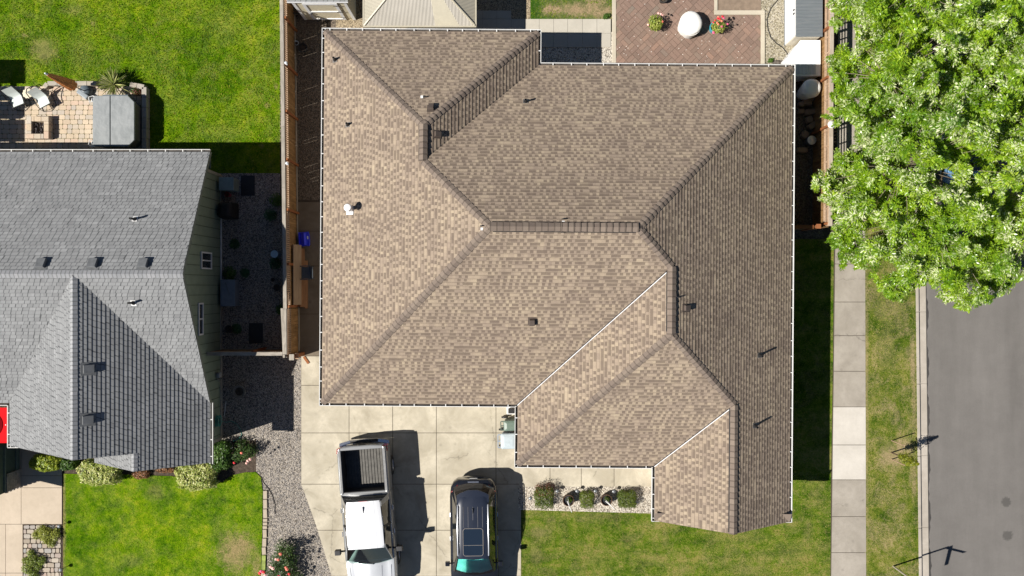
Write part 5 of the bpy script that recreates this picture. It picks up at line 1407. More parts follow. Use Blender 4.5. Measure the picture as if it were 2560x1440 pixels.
# ---- grey house side yard
M_TEAL2 = plain('teal_grey_box', (.17,.23,.24), .5, .1)
def boxthing(name, label, cat, px0, px1, py0, py1, h, mat, top=None, bev=.015):
    a, c = P(px0,py0,h), P(px1,py1,h)
    t = thing(name, label, cat, ((a.x+c.x)/2,(a.y+c.y)/2,.01)); hx, hy = abs(c.x-a.x)/2, abs(a.y-c.y)/2
    b = B(); b.bx(-hx+.02,hx-.02,-hy+.02,hy-.02,0,h-.06); b.obj('body', mat, t, bevel=bev)
    b = B(); b.bx(-hx,hx,-hy,hy,h-.058,h); b.obj('lid', top or mat, t, bevel=bev)
    return t, hx, hy
boxthing('deck_box', 'pale teal box against the green wall at the lawn end', 'box', 547,584,443,476,.75, M_TEAL2)
t, hx, hy = boxthing('covered_bench', 'long blue-grey box with folded cover against the green wall', 'box', 551,588,699,766,.6, plain('slate_fabric', (.15,.18,.22), .75, .1))
b = B(); b.tube([(-.1,hy-.1,.615),(.02,.1,.62),(.1,-.1,.615)], .018, 5); b.obj('fold', M_PGREY, t)
t = thing('barbecue', 'black covered barbecue in the grey house side yard', 'barbecue', (*P2(567,526,.6),.01))
b = B(); b.rings([rc(.62,.66,.0), rc(.60,.64,.6), rc(.56,.6,.8), rc(.3,.46,.93)]); b.obj('cover', plain('black_cover', (.012,.012,.013), .7, .2, bump=.02, bscale=6), t, bevel=.05)
b = B(); b.bx(-.45,-.31,-.2,-.12,.5,.54); b.obj('side_handle', M_BLK, t)
t = pot('flower_pot', 'pink plant pot between teal box and black barbecue', 568, 486, .1, .35, plain('pink_pot', (.30,.05,.08), .6, .15)); c, nr = ball(90, (0,0,.36), (.12,.12,.07)); leaves('foliage', c, nr, .05, M_SHRR, t)
for px, py, lab in ((620,464,'dark square mat on gravel near the lawn'),(640,833,'dark square mat on gravel near the return fence')):
    a = P(px, py); b = B(); b.bx(-.29,.29,-.42,.42,0,.025)
    for k in range(7): b.bx(-.27,.27,-.39+k*.12,-.33+k*.12,.026,.034)
    tag(b.obj('ground_mat', M_BLK, loc=(a.x,a.y,.006)), lab, 'mat', 'dark mats on the side gravel')
M_DKLEAF = leaf_mat('deep_green_leaf', [(.02,.06,.02),(.035,.1,.04),(.06,.15,.06)], .3)
M_GRLEAF = leaf_mat('mid_green_leaf', [(.03,.075,.012),(.06,.125,.02),(.1,.17,.03)], .3)
for px, py, r, h, m_, lab in ((690,500,.3,.5,M_GRLEAF,'leafy plant by the fence nearest the back lawn'),(676,538,.28,.4,M_DKLEAF,'blue-green plant below the leafy one by the fence'),(688,658,.26,.35,M_DKLEAF,'blue-green plant below the pale round dish'),(573,683,.3,.4,M_GRLEAF,'bushy plant just above the long blue-grey box'),(612,682,.2,.3,M_DKLEAF,'small dark plant right of the bushy one'),(586,610,.22,.3,M_DKLEAF,'small dark plant alone near the green wall'),(702,775,.22,.4,M_GRLEAF,'green plant at the foot of the fence corner'),(592,822,.22,.25,M_DKLEAF,'dark low plant left of the lower mat')):
    p = P(px,py,h*.6); t = thing('leafy_plant', lab, 'plant', (p.x,p.y,.01), 0, 'plants in the grey house side yard')
    c, nr = ball(420, (0,0,h*.55), (r,r,h*.45), .8, .8); leaves('foliage', c, nr, .085*(.6+.7*rng.random(420)), m_, t); stem(t, h*.6, 4, .012, r*.5)
p = P(686,635,.5); t = thing('bird_bath', 'pale blue round dish on a stand by the fence', 'bird bath', (p.x,p.y,.01))
b = B(); b.lathe([(.14,0),(.05,.05),(.04,.42)], 14); b.obj('stand', M_PGREY, t, smooth=True)
b = B(); b.lathe([(.04,.42),(.13,.46),(.155,.5),(.145,.5),(.1,.475),(.03,.47),(.001,.48)], 20); b.obj('dish', plain('pale_blue_glaze', (.38,.52,.6), .35, .06), t, smooth=True)
pot('plant_pot', 'dark ringed pot by the fence below the bird bath', 692, 719, .14, .25, M_TERRA); pot('plant_pot', 'tiny dark pot above the ringed pot', 682, 699, .08, .15, M_TERRA); pot('plant_pot', 'dark pot near the wall left of the lower mat', 571, 823, .15, .25, M_TERRA)
pot('plant_pot', 'wide grey stone pot standing on shaded gravel', 597, 979, .26, .3, plain('stone_pot', (.22,.2,.17), .8, .2))
M_HOSE = plain('green_hose', (.05,.26,.21), .5, .1)
zc = .75; xw = wx
t = thing('hose_reel', 'teal garden hose coiled on the green wall', 'hose', (xw+.1, wy(1052,zc), zc))
b = B(); pts = []
for k in range(90):
    a = k*.45; r_ = .2 + .05*math.sin(k*1.7); pts.append((.02+.06*math.sin(k*.31), r_*math.cos(a), r_*math.sin(a)))
b.tube(pts, .012, 5); b.obj('coil', M_HOSE, t, smooth=True)
b = B(); pts = [Vector((.02,-.02,-.2))] + [P(px,py,.03) - Vector((xw+.1, wy(1052,zc), zc)) for px,py in ((566,1056),(578,1052),(592,1060),(602,1075),(604,1088),(596,1098),(582,1103))]
b.tube(pts, .012, 5); b.obj('loose_end', M_HOSE, t, smooth=True)
b = B(); b.bx(-.1,.0,-.1,.1,-.06,.06); b.obj('hanger', M_BLK, t)
tag(B().bx(-.1,.1,-.13,.13,0,.12).obj('utility_box', plain('pale_box', (.3,.31,.3), .6), loc=(*P2(574,1115,.1),.01), rz=.5, bevel=.01), 'small pale utility box on gravel at the wall corner', 'box')
t = thing('gas_meter', 'grey gas meter with pipe on the green wall', 'meter', (wx+.02, wy(937,.7), .5))
b = B(); b.bx(.0,.14,-.12,.1,0,.26); b.lathe([(.07,0),(.07,.05),(.001,.06)], 12, (.1,0,.26)); b.obj('body', plain('meter_grey', (.28,.3,.31), .5), t, bevel=.02)
b = B(); b.tube([(.07,-.16,.3),(.07,-.2,.1),(.07,-.2,-.48)], .018, 6); b.tube([(.07,-.3,.1),(.07,-.2,.1)], .018, 6); b.obj('pipe', M_LAMPG, t)
b = B(); b.tube([(wx+.05,wy(545,.25),.25),(wx+.05,wy(700,.25),.25)], .025, 6); b.tube([(wx+.05,wy(700,.25),.25),(wx+.05,wy(704,.05),.05)], .025, 6); b.obj('drain_pipe', M_WHITE, g2)
b = B(); b.tube([P(565,1004,.4),P(561,1040,.03)], .014, 6); tag(b.obj('rod', M_WHITE), 'thin white rod leaning by the green wall above the hose', 'rod')
pts = [P(*q) for q in ((652,1190),(660,1208),(672,1222),(682,1240),(688,1262),(687,1285))]
b = B(); b.tube([q + Vector((0,0,.02)) for q in pts], .014, 5); tag(b.obj('drip_line', M_TERRA), 'dark thin drip hose on the sunny gravel by the lawn edge', 'hose')
# ---- edging stones along the front lawn
M_EST = cobble_mat('edging_stone', [(.36,.3,.23),(.42,.36,.28),(.4,.3,.22)], (.24,.2,.15))
y = 1226; k = 0
labs = ['first edging stone from the top of the lawn edge','second edging stone, long and tan','third edging stone, long and dull','small reddish edging brick, upper of three','small reddish edging brick, middle of three','small reddish edging brick, lower of three','pale edging stone just below the small bricks','edging stone beside a low green tuft','dull edging stone above the flat moss','mossy edging stone, greenest in the row','long pale edging stone below the moss','last edging stone beside the rose bush']
hs = [22,24,24,9,9,9,22,22,20,38,28,44]
M_MOSS = plain('moss', (.22,.27,.07), .95, .3)
for lab, hh in zip(labs, hs):
    xc = 664 if y < 1300 else 664 - (y-1300)*.045
    a, c = P(xc-5,y), P(xc+5,y+hh-1.5); b = B(); w2, l2 = (c.x-a.x)/2, (a.y-c.y)/2
    if hh == 9: w2 *= 1.1
    b.bx(-w2,w2,-l2,l2,-.05,.07)
    tag(b.obj('edging_stone', M_MOSS if 'mossy' in lab else M_EST, loc=((a.x+c.x)/2,(a.y+c.y)/2,.0), rz=random.uniform(-.06,.06), bevel=.015), lab, 'edging stone', 'edging stones along the front lawn'); y += hh
# ---- back patio of the grey house
p = P(285,303,.92)
t = thing('hot_tub', 'grey hot tub with folded octagonal cover beside the paver patio', 'hot tub', (p.x,p.y,.04))
hx, hy = 52/60*(H-.92)/H, 63.5/60*(H-.92)/H
ch = .26
oc = lambda k, z: [(-hx*k+ch*.35,-hy*k,z),(hx*k-ch,-hy*k,z),(hx*k,-hy*k+ch,z),(hx*k,hy*k-ch,z),(hx*k-ch,hy*k,z),(-hx*k+ch*.35,hy*k,z),(-hx*k,hy*k-ch*.35,z),(-hx*k,-hy*k+ch*.35,z)]
b = B(); b.rings([oc(.93,0),oc(.96,.78),oc(.985,.8)]); b.obj('shell', plain('tub_shell', (.13,.12,.11), .6, .12), t, bevel=.02)
M_VINYL = N('grey_vinyl', .55, .3); co = M_VINYL.co(); v_ = M_VINYL.ramp(M_VINYL.noise(M_VINYL.vmul(co,(1.6,.7,1)), 2.6, 4, .65), [(.35,(.19,.205,.21)),(.62,(.25,.265,.27)),(.75,(.2,.2,.195))]); M_VINYL.bump(M_VINYL.noise(co, 3, 3), .02); M_VINYL = M_VINYL.col(v_)
fx = -.155*hx*2*.5
def half(x0, x1): 
    out = []
    for pt in oc(1.0, 0): out.append((min(max(pt[0],x0),x1), pt[1]))
    return out
for x0, x1 in ((-hx,fx-.012),(fx+.012,hx)):
    b = B(); b.prism(clip(clip([(q[0],q[1]) for q in oc(1.0,0)], (1,0), x0), (-1,0), -x1), .802, .93); b.obj('cover', M_VINYL, t, bevel=.025)
b = B(); b.bx(-hx-.16,-hx-.02,-.5,.42,0,.42); b.obj('step', plain('step_grey', (.36,.37,.37), .5, .08), t, bevel=.02)
for s in (1,-1):
    b = B(); a0 = -hx+.02; b.tube([(a0-.02,s*(hy-.22),.86),(a0-.16,s*(hy-.26),.9),(a0-.2,s*(hy-.06),.9),(a0-.05,s*(hy+.0),.86),(a0+.1,s*(hy-.04),.84)], .02, 6, closed=False); b.bx(a0-.14,a0-.02,min(s*(hy-.22),s*(hy-.06)),max(s*(hy-.22),s*(hy-.06)),.72,.8); b.obj('bracket', M_WHITE, t)
b = B(); b.bx(fx-.35,hx-.3,hy+.005,hy+.05,.3,.85); b.obj('cover_lifter', M_PGREY, t)
M_WALLP = cobble_mat('block_wall', [(.34,.3,.24),(.4,.36,.3),(.3,.28,.25)], (.2,.18,.15))
def wallblocks(pts, h, w, label):
    b = B()
    for (xa_,ya_),(xb_,yb_) in zip(pts, pts[1:]):
        d = Vector((xb_-xa_,yb_-ya_,0)); L_ = d.length; n_ = max(1, round(L_/.4)); ang = math.atan2(d.y,d.x)
        for k in range(n_):
            c = Vector((xa_,ya_,0)) + d*((k+.5)/n_); b.box(c + Vector((0,0,h/2)), (L_/n_-.012, w, h), ang)
    tag(b.obj('planter_wall', M_WALLP, bevel=.01), label, 'low wall')
wallblocks([P2(112,219,.2),P2(120,209,.2),P2(243,209,.2)], .26, .18, 'low block wall edging the patio above the umbrella')
wallblocks([P2(325,211,.3),P2(361,218,.3),P2(361,372,.3)], .34, .2, 'low dark block wall behind the hot tub')
wallblocks([P2(-60,221,.1),P2(52,221,.1)], .12, .14, 'low pale kerb behind the white chairs')
t = thing('yucca', 'spiky variegated yucca beside the hot tub', 'plant', (*P2(287,212,.3),.02))
M_YUC = leaf_mat('yucca_leaf', [(.12,.18,.03),(.25,.3,.07),(.55,.54,.25),(.7,.68,.42)], .15)
b = B()
for k in range(150):
    a = random.random()*6.283; el = random.uniform(.1,1.2); L_ = random.uniform(.5,.78); d = Vector((math.cos(a)*math.cos(el), math.sin(a)*math.cos(el), math.sin(el))); s_ = d.cross(Vector((0,0,1))).normalized()
    b0 = Vector((0,0,.35)) + d*.05; m1 = b0 + d*L_*.55; tip = b0 + d*L_ - Vector((0,0,.12*(1-el/1.3)))
    b.poly([b0-s_*.012, b0+s_*.012, m1+s_*.018, tip, m1-s_*.018])
b.obj('foliage', M_YUC, t)
b = B(); b.tube([(0,0,0),(0,0,.4)], [.09,.06], 8); b.obj('stem', M_STEM, t)
t = thing('leafy_plant', 'small plant with dry pink stems behind the hot tub corner', 'plant', (*P2(341,229,.3),.0)); c, nr = ball(260,(0,0,.25),(.22,.18,.2),.8); leaves('foliage', c, nr, .06, M_SHRR, t); c, nr = ball(200,(-.05,.05,.25),(.2,.18,.2),.8); leaves('foliage', c, nr, .06, M_GRLEAF, t)
# umbrella
b0, tp = P(224,233,.05), P(114,184,2.35)
t = thing('patio_umbrella', 'closed orange patio umbrella leaning over the low wall', 'umbrella', (b0.x,b0.y,.04))
d = tp - b0; ax = d.normalized(); M = ax.to_track_quat('Z','Y').to_matrix().to_4x4(); Lu = d.length
b = B(); b.tube([(0,0,0), ax*Lu*.97], .02, 8); b.obj('pole', M_BLK, t)
M_ORG = plain('orange_canvas', (.75,.31,.10), .8, .2)
b = B(); rs = []
for s_, r_ in ((.38,.17),(.42,.2),(.5,.185),(.7,.14),(.88,.085),(.97,.05)):
    rs.append([M @ Vector((r_*(1+.16*math.cos(8*a))*math.cos(a), r_*(1+.16*math.cos(8*a))*math.sin(a), Lu*s_)) for a in [2*math.pi*k/32 for k in range(32)]])
b.rings(rs); b.obj('canopy', M_ORG, t, smooth=50)
b = B(); b.tube([ax*Lu*.96, ax*Lu*1.02], [.05,.03], 8); b.obj('finial', M_SOLAR, t, smooth=True)
p = P(208,228,.3)
t = thing('umbrella_base', 'grey domed umbrella base with a grey box lying against it', 'umbrella base', (p.x,p.y,.04))
b = B(); b.lathe([(.27,0),(.27,.05),(.22,.2),(.12,.28),(.001,.3)], 20, (.03,.06,0)); b.obj('dome', M_PGREY, t, smooth=True)
b = B(); b.box((-.03,-.12,.16), (.52,.2,.26), -.62); b.obj('box', plain('light_grey_box', (.22,.25,.27), .5, .08), t, bevel=.04)
# chairs: white sling in a black hoop
M_SLING = plain('white_sling', (.6,.65,.63), .7, .04)
def lounge(label, px, py, rz):
    p = P(px,py,.45); t = thing('lounge_chair', label, 'chair', (p.x,p.y,.04), rz, 'white sling chairs on the paver patio'); t.scale = (.86,.86,.9)
    b = B(); prof = [(-.40,.40),(-.2,.35),(.0,.34),(.08,.40),(.2,.62),(.33,.9)]
    b.rings([[(-.26,y,z),(-.26,y,z+.012),(.26,y,z+.012),(.26,y,z)] for y, z in prof]); b.obj('sling', M_SLING, t, smooth=60)
    b = B()
    ring = [(-.3,-.42,.40),(-.36,-.1,.42),(-.38,.15,.6),(-.32,.33,.85),(-.15,.42,.98),(.15,.42,.98),(.32,.33,.85),(.38,.15,.6),(.36,-.1,.42),(.3,-.42,.40)]
    b.tube(ring, .022, 6, closed=True); b.obj('hoop_frame', M_BLK, t, smooth=True)
    for s in (1,-1):
        b = B(); b.tube([(s*.36,.1,.55),(s*.40,.3,.02),(s*.34,-.45,.02),(s*.3,-.42,.40)], .014, 6); b.obj('leg', M_BLK, t, smooth=True)
    b = B(); b.tube([(-.34,-.45,.02),(0,-.6,.02),(.34,-.45,.02)], .013, 6); b.obj('foot_bar', M_BLK, t, smooth=True)
lounge('white sling chair in a black hoop frame, nearer the left edge', 37,243,R(22)); lounge('white sling chair in a black hoop frame, nearer the umbrella', 101,245,R(28))
p = P(70,234,.5); t = thing('side_table', 'small round cream table with scalloped edge between the chairs', 'table', (p.x,p.y,.04))
b = B(); b.prism([(.2*(1+.06*math.cos(10*a))*math.cos(a), .2*(1+.06*math.cos(10*a))*math.sin(a)) for a in [2*math.pi*k/60 for k in range(60)]], .47, .5); b.obj('table_top', plain('cream_enamel', (.6,.54,.4), .5, .12), t)
for k in range(3):
    a = k*2.094; b = B(); b.tube([(.1*math.cos(a),.1*math.sin(a),.47),(.19*math.cos(a),.19*math.sin(a),0)], .012, 6); b.obj('leg', M_BLK, t)
p = P(95,319,.32); t = thing('fire_pit', 'square paver fire pit with dark lava rocks', 'fire pit', (p.x,p.y,.04))
b = B(); o_, i_ = .46, .255
for z in (0,.16):
    for k in range(4):
        Mz = Matrix.Rotation(k*math.pi/2,4,'Z')
        for a0, a1 in ((-o_,-.15),(-.15,.14),(.14,i_)):
            c = Mz @ Vector(((a0+a1)/2, -(o_+i_)/2, z+.08)); b.box(c, ((a1-a0)-.008, (o_-i_)-.004, .155), k*math.pi/2)
b.obj('ring', M_PAV, t, bevel=.012)
b = B()
for k in range(42):
    q = Vector((random.uniform(-.2,.2),random.uniform(-.2,.2),random.uniform(.1,.2))); r_ = random.uniform(.03,.06)
    b.rings([[q + Vector((r_*s*math.cos(a)*random.uniform(.7,1.2), r_*s*math.sin(a)*random.uniform(.7,1.2), z*r_)) for a in (0,1.05,2.1,3.14,4.2,5.2)] for s, z in ((.5,-1),(1,0),(.5,.8))])
b.obj('lava_rock', plain('lava', (.055,.045,.045), .85, .35), t)
# pergola just outside the left edge; its shade falls across the patio
t = thing('pergola', 'wooden pergola at the left edge shading the paver patio', 'pergola', (-22.66, 8.1, 0))
b = B(); b.bx(-3,-.02,-2.6,.55,2.5,2.53); 
b = B()
for k in range(9): b.bx(-2.4,.12,-2.5+k*.38,-2.38+k*.38,2.5,2.66)
b.obj('rafter', M_POST, t)
b = B()
for x in (-2.2,-.75,-.12): b.bx(x-.06,x+.06,-2.75,.72,2.3,2.498)
b.obj('beam', M_POST, t)
b = B()
for k in range(4): b.bx(-2.4+k*.66,-2.26+k*.66,-2.65,.65,2.662,2.72)
b.obj('batten', M_POST, t)
b = B(); b.bx(-2.4,.1,-.32,.66,2.722,2.74); b.bx(-2.4,.12,-.95,-.45,2.722,2.74); b.bx(-2.4,.12,-1.72,-1.08,2.722,2.74); b.bx(-2.4,.12,-2.75,-1.84,2.722,2.74); b.obj('roof_sheet', M_PGREY, t)
for y in (-2.4,.4):
    b = B(); b.bx(-.18,-.06,y-.06,y+.06,0,2.298); b.obj('post', M_POST, t)
# ---- red canopy by the grey house's porch
t = thing('canopy', 'bright red flat panel with a dark red round disc beside the grey gable', 'canopy', (*P2(-30,1062,2.2),.0))
M_REDP = plain('red_panel', (.6,.010,.014), .8, .06, spec=.05)
b = B(); b.bx(-.8,.89,-.67,.67,2.18,2.2); b.bx(-.8,.89,-.71,-.672,2.14,2.205); b.obj('panel', M_REDP, t, bevel=.006)
b = B(); b.lathe([(.52,2.201),(.52,2.22),(.48,2.228),(.001,2.23)], 32, (.06,0,0)); b.obj('disc', plain('dark_red', (.16,.004,.006), .9, .05, spec=.03), t, smooth=True)
b = B(); b.lathe([(.02,2.201),(.02,2.22),(.001,2.222)], 10, (.7,.0,0)); b.obj('stud', M_WHITE, t)
for x in (-.7,.8):
    for y in (-.6,.6): b = B(); b.bx(x-.03,x+.03,y-.03,y+.03,0.03,2.178); b.obj('leg', M_BLK, t)
# ---- brick patio flower pots
def flowers(t, spots, r, mats):
    for k, (x, y, z) in enumerate(spots):
        b = B(); q = Vector((x,y,z)); rr = r*random.uniform(.75,1.15)
        for j in range(3):
            n_ = 7; s_ = 1-.28*j
            b.rings([[q + Vector((rr*s_*f*math.cos(a+j)*(1+.15*math.sin(3*a)), rr*s_*f*math.sin(a+j)*(1+.15*math.cos(2*a)), rr*(.28*j + g))) for a in [6.283*i/n_ for i in range(n_)]] for f, g in ((.35,-.1),(1,.18),(.75,.3))])
        b.obj('blossom', mats[k % len(mats)], t)
m_ = [plain('red_petal', (.62,.025,.035), .6, .2), plain('coral_petal', (.85,.22,.15), .6, .15), plain('pink_petal', (.78,.12,.25), .6, .15), plain('pale_pink_petal', (.85,.48,.42), .6, .12)]
M_YLF = leaf_mat('yellow_green_leaf', [(.10,.16,.01),(.2,.27,.03),(.36,.4,.08),(.48,.46,.18)], .25)
t = pot('flower_pot', 'dark pot of yellow-green foliage left of the white cover', 1637,60,.22,.36, M_TERRA, 'flower pot'); c, nr = ball(900,(0,0,.5),(.31,.34,.24),.5,.5); leaves('foliage', c, nr, .075*(.6+.7*rng.random(900)), M_YLF, t)
flowers(t, [(.2,.3,.66),(.28,.28,.62),(.26,.02,.6),(-.3,-.08,.5),(.1,.34,.64)], .05, [m_[3],m_[3],m_[1]])
M_TURQ = plain('turquoise_pot', (.06,.33,.42), .4, .08)
t = pot('flower_pot', 'turquoise pot of red and pink flowers right of the white cover', 1787,68,.2,.4, M_TURQ, 'flower pot'); c, nr = ball(650,(.12,0,.52),(.3,.3,.24),.6,.5); leaves('foliage', c, nr, .07*(.6+.7*rng.random(650)), M_YLF, t)
flowers(t, [(-.08,.16,.75),(.02,.22,.8),(.05,.28,.78),(.22,.3,.78),(.27,.26,.75),(-.14,.08,.72),(.0,.06,.76),(.05,.0,.75),(.18,.12,.78),(.2,-.08,.72),(.44,.02,.72),(-.08,-.26,.5),(.1,.2,.8)], .055, [m_[0],m_[0],m_[1],m_[0],m_[2],m_[0],m_[1],m_[1],m_[1],m_[2],m_[2],m_[2],m_[0]])
b = B()
for x, y, z in ((.44,.02,.7),(.5,-.1,.6),(.3,-.2,.62)): b.tube([(.1,0,.5),(x,y,z)], .006, 4)
b.obj('stem', M_YLF, t)
pot('plant_pot', 'dark pot cut by the top edge above the white cover', 1659,-4,.17,.3, M_TERRA)
# ---- street sign and young tree on the verge
t = thing('street_sign', 'pale street sign post with two crossed name blades at the verge', 'street sign', (*P2(2232,1415,0),.02))
b = B(); b.tube([(0,0,0),(0,0,2.72)], .035, 10); b.obj('post', plain('galvanised', (.45,.40,.33), .5, .1, metal=.2), t, smooth=True)
M_SIGN = plain('green_sign', (.02,.16,.08), .4, .04)
for ang, z0 in ((-14,2.5),(-104,2.74)):
    b = B(); d = Vector((math.cos(R(ang)),math.sin(R(ang)),0)); b.box(Vector((0,0,z0+.1)) + d*.40, (.82,.012,.19), R(ang)); b.obj('name_blade', M_SIGN, t)
t = thing('young_tree', 'slender staked sapling with yellow-green crown by the kerb', 'tree', (*P2(2228,1131,0),.02))
b = B(); b.tube([(0,0,0),(.02,0,.8),(.0,.01,1.5),(.03,-.02,2.15)], [.03,.025,.018,.006], 8)
for k in range(7): a = k*2.4; z = .9+k*.17; b.tube([(0,0,z),(.14*math.cos(a),.14*math.sin(a),z+.16)], [.008,.003], 4)
b.obj('trunk', M_STEM, t)
c, nr = [], []
for z, r_ in ((.85,.12),(1.05,.24),(1.25,.28),(1.5,.26),(1.75,.2),(1.95,.13),(2.15,.06)):
    q, n_ = ball(150,(0,0,z),(r_,r_,.14),.8,.2); c.append(q); nr.append(n_)
leaves('crown', np.concatenate(c), np.concatenate(nr), .075, leaf_mat('young_leaf', [(.10,.14,.01),(.2,.23,.015),(.3,.3,.03)], .4), t)
for k, (px, py, lab) in enumerate(((2228,1101,'tree stake above the sapling on the verge'),(2228,1148,'tree stake below the sapling on the verge'))):
    q = P(px, py); t = thing('tree_stake', lab, 'stake', (q.x,q.y,.02), 0, 'stakes of the young tree')
    b = B(); b.tube([(0,0,0),(0,0,1.15)], .022, 6); b.obj('post', M_LATT, t)
    b = B(); b.tube([(0,0,1.0),(.0,(-.22 if k == 0 else .22),1.02)], .006, 4); b.obj('tie', M_BLK, t)
# ================================================================ PLANTS
M_HEDGE = leaf_mat('variegated_leaf', [(.10,.15,.02),(.22,.28,.045),(.40,.42,.13),(.58,.56,.26)], .2)
M_HEDGE2 = leaf_mat('lime_leaf', [(.10,.16,.01),(.24,.3,.02),(.40,.42,.05)], .25)
shrub('bright yellow-green shrub under the grey front gable', 117,1156,.66,.34,.85, [(M_HEDGE2,1,(0,0))], 2600, .11, .7, 'garden_shrub', z=.01)
shrub('boxy cream variegated shrub below the small grey gable', 250,1180,.80,.50,.9, [(M_HEDGE,1,(0,0))], 4200, .105, .45, 'garden_shrub', z=.01)
shrub('boxy cream variegated shrub at the grey roof corner', 491,1188,.78,.56,.9, [(M_HEDGE,1,(0,0))], 4600, .105, .45, 'garden_shrub', z=.01)
shrub('dark green shrub behind the corner variegated shrub', 545,1140,.5,.6,.8, [(M_GRLEAF,1,(0,0))], 2200, .1, .6, 'garden_shrub', z=.01)
shrub('dark green shrub in the gable shade near the lime one', 172,1160,.34,.24,.7, [(M_GRLEAF,1,(0,0))], 900, .1, .7, 'garden_shrub', z=.01)
M_RUST = leaf_mat('rusty_leaf', [(.14,.06,.03),(.24,.11,.05),(.3,.17,.07)], .2)
shrub('low rusty brown plant at the edge of the shrub bed', 352,1186,.36,.19,.28, [(M_RUST,1,(0,0))], 700, .08, .8, 'low_plant', cat='plant', z=.01)
shrub('narrow rusty groundcover strip by the grey wall', 415,1176,.45,.1,.2, [(M_RUST,1,(0,0))], 500, .07, .8, 'low_plant', cat='plant', z=.01)
M_COBP = leaf_mat('golden_groundcover', [(.14,.17,.02),(.24,.27,.04),(.36,.37,.08)], .25)
M_COBP2 = leaf_mat('green_groundcover', [(.09,.14,.02),(.17,.23,.03),(.3,.33,.08)], .25)
def lump(name, label, cat, px, py, blobs, mat, n, size, z=.04, parent=None):
    p = P(px,py); t = parent or thing(name, label, cat, (p.x,p.y,z))
    c, nr = [], []
    for bx_, by_, r_, h_ in blobs:
        q, k = ball(int(n*r_*r_*6)+30, (bx_,by_,h_*.4), (r_,r_,h_*.6), .7, .5); c.append(q); nr.append(k)
    c = np.concatenate(c); leaves('foliage', c, np.concatenate(nr), size*(.6+.7*rng.random(len(c))), mat, t); return t
t = lump('low_plant', 'golden-green plant spreading over the upper cobbles', 'plant', 122,1336, [(0,.05,.3,.36),(-.42,.02,.22,.22),(.36,.0,.24,.3),(.16,-.34,.18,.2),(-.2,.22,.22,.24),(.4,.2,.14,.2),(-.05,-.2,.2,.2)], M_COBP, 1500, .065); stem(t,.25,4,.012,.2)
t = lump('low_plant', 'green plant sprawling over the lower cobbles', 'plant', 88,1402, [(0,.1,.26,.36),(-.22,-.25,.26,.3),(.34,.05,.2,.26),(-.12,.36,.16,.2),(.0,-.55,.26,.3),(.16,-.2,.18,.2),(-.35,.05,.15,.2)], M_COBP2, 1500, .065); stem(t,.25,4,.012,.2)
# roses
M_ROSE = leaf_mat('rose_leaf', [(.02,.05,.012),(.045,.09,.02),(.09,.14,.03)], .25)
def rose(label, px, py, blobs, fl, mats, group='rose bushes in the gravel'):
    p = P(px,py); t = thing('rose_bush', label, 'rose bush', (p.x,p.y,.01), 0, group)
    lump('', '', '', 0, 0, blobs, M_ROSE, 620, .075, parent=t)
    b = B()
    for bx_, by_, r_, h_ in blobs:
        for k in range(3): b.tube([(bx_*.2,by_*.2,0),(bx_*.7+random.uniform(-.1,.1),by_*.7+random.uniform(-.1,.1),h_*.5),(bx_+random.uniform(-.15,.15),by_+random.uniform(-.15,.15),h_*.98)], [.014,.01,.005], 5)
    b.obj('stem', M_STEM, t); flowers(t, fl, .06, mats)
rose('large rose bush with red and coral blooms at the bottom edge', 716,1385, [(0,.2,.3,1.1),(-.15,-.15,.35,1.0),(.2,-.1,.33,1.1),(.1,-.5,.4,1.0),(-.35,-.55,.35,.9),(.25,.35,.22,1.25),(-.1,.45,.2,1.0),(.3,-.8,.4,.9)],
     [(-.08,.15,1.15),(0,.14,1.18),(.08,.35,1.2),(.28,-.12,1.25),(.3,-.2,1.2),(-.2,-.2,1.1),(-.3,-.18,1.0),(-.68,-.4,.8),(-.72,-.46,.82),(-.6,-.42,.8),(.02,-.46,1.15),(-.1,-.6,1.1),(.35,-.4,1.1),(-.3,-.75,.9),(-.5,-.5,.95),(.2,-.75,1.1)], [m_[3],m_[1],m_[1],m_[1],m_[1],m_[3],m_[3],m_[2],m_[0],m_[0],m_[0],m_[0],m_[0],m_[0]])
bpy.data.objects['rose_bush'].scale = (1.18,1.12,1.0)
rose('shaded rose bush with a few pale and red blooms by the wall corner', 618,1128, [(0,0,.35,.8),(-.3,-.1,.3,.7),(.25,.1,.3,.8),(-.1,.3,.3,.7)], [(.08,.12,.95),(.45,-.12,1.0),(.34,-.2,.95),(.25,-.32,.85),(-.25,-.3,.85)], [m_[1],m_[3],m_[3],m_[3],m_[0]])
# tufts at the edges
M_TUFT = leaf_mat('tuft_leaf', [(.03,.075,.008),(.06,.13,.015),(.12,.2,.03)], .25)
k = 0
for px, py, r_, lab in ((1516,42,.13,'lone grass tuft beside the patio edging'),(2000,4,.12,'small weed beside the storage shed top'),(1925,152,.1,'tiny weed by the edging near the roof')):
    t = lump('grass_tuft', lab, 'tuft', px, py, [(0,0,r_,.12),(r_*.8,.04,r_*.6,.1),(-r_*.7,-.05,r_*.6,.09)], M_TUFT, 4500, .045); t['group'] = 'tufts behind the brown house'
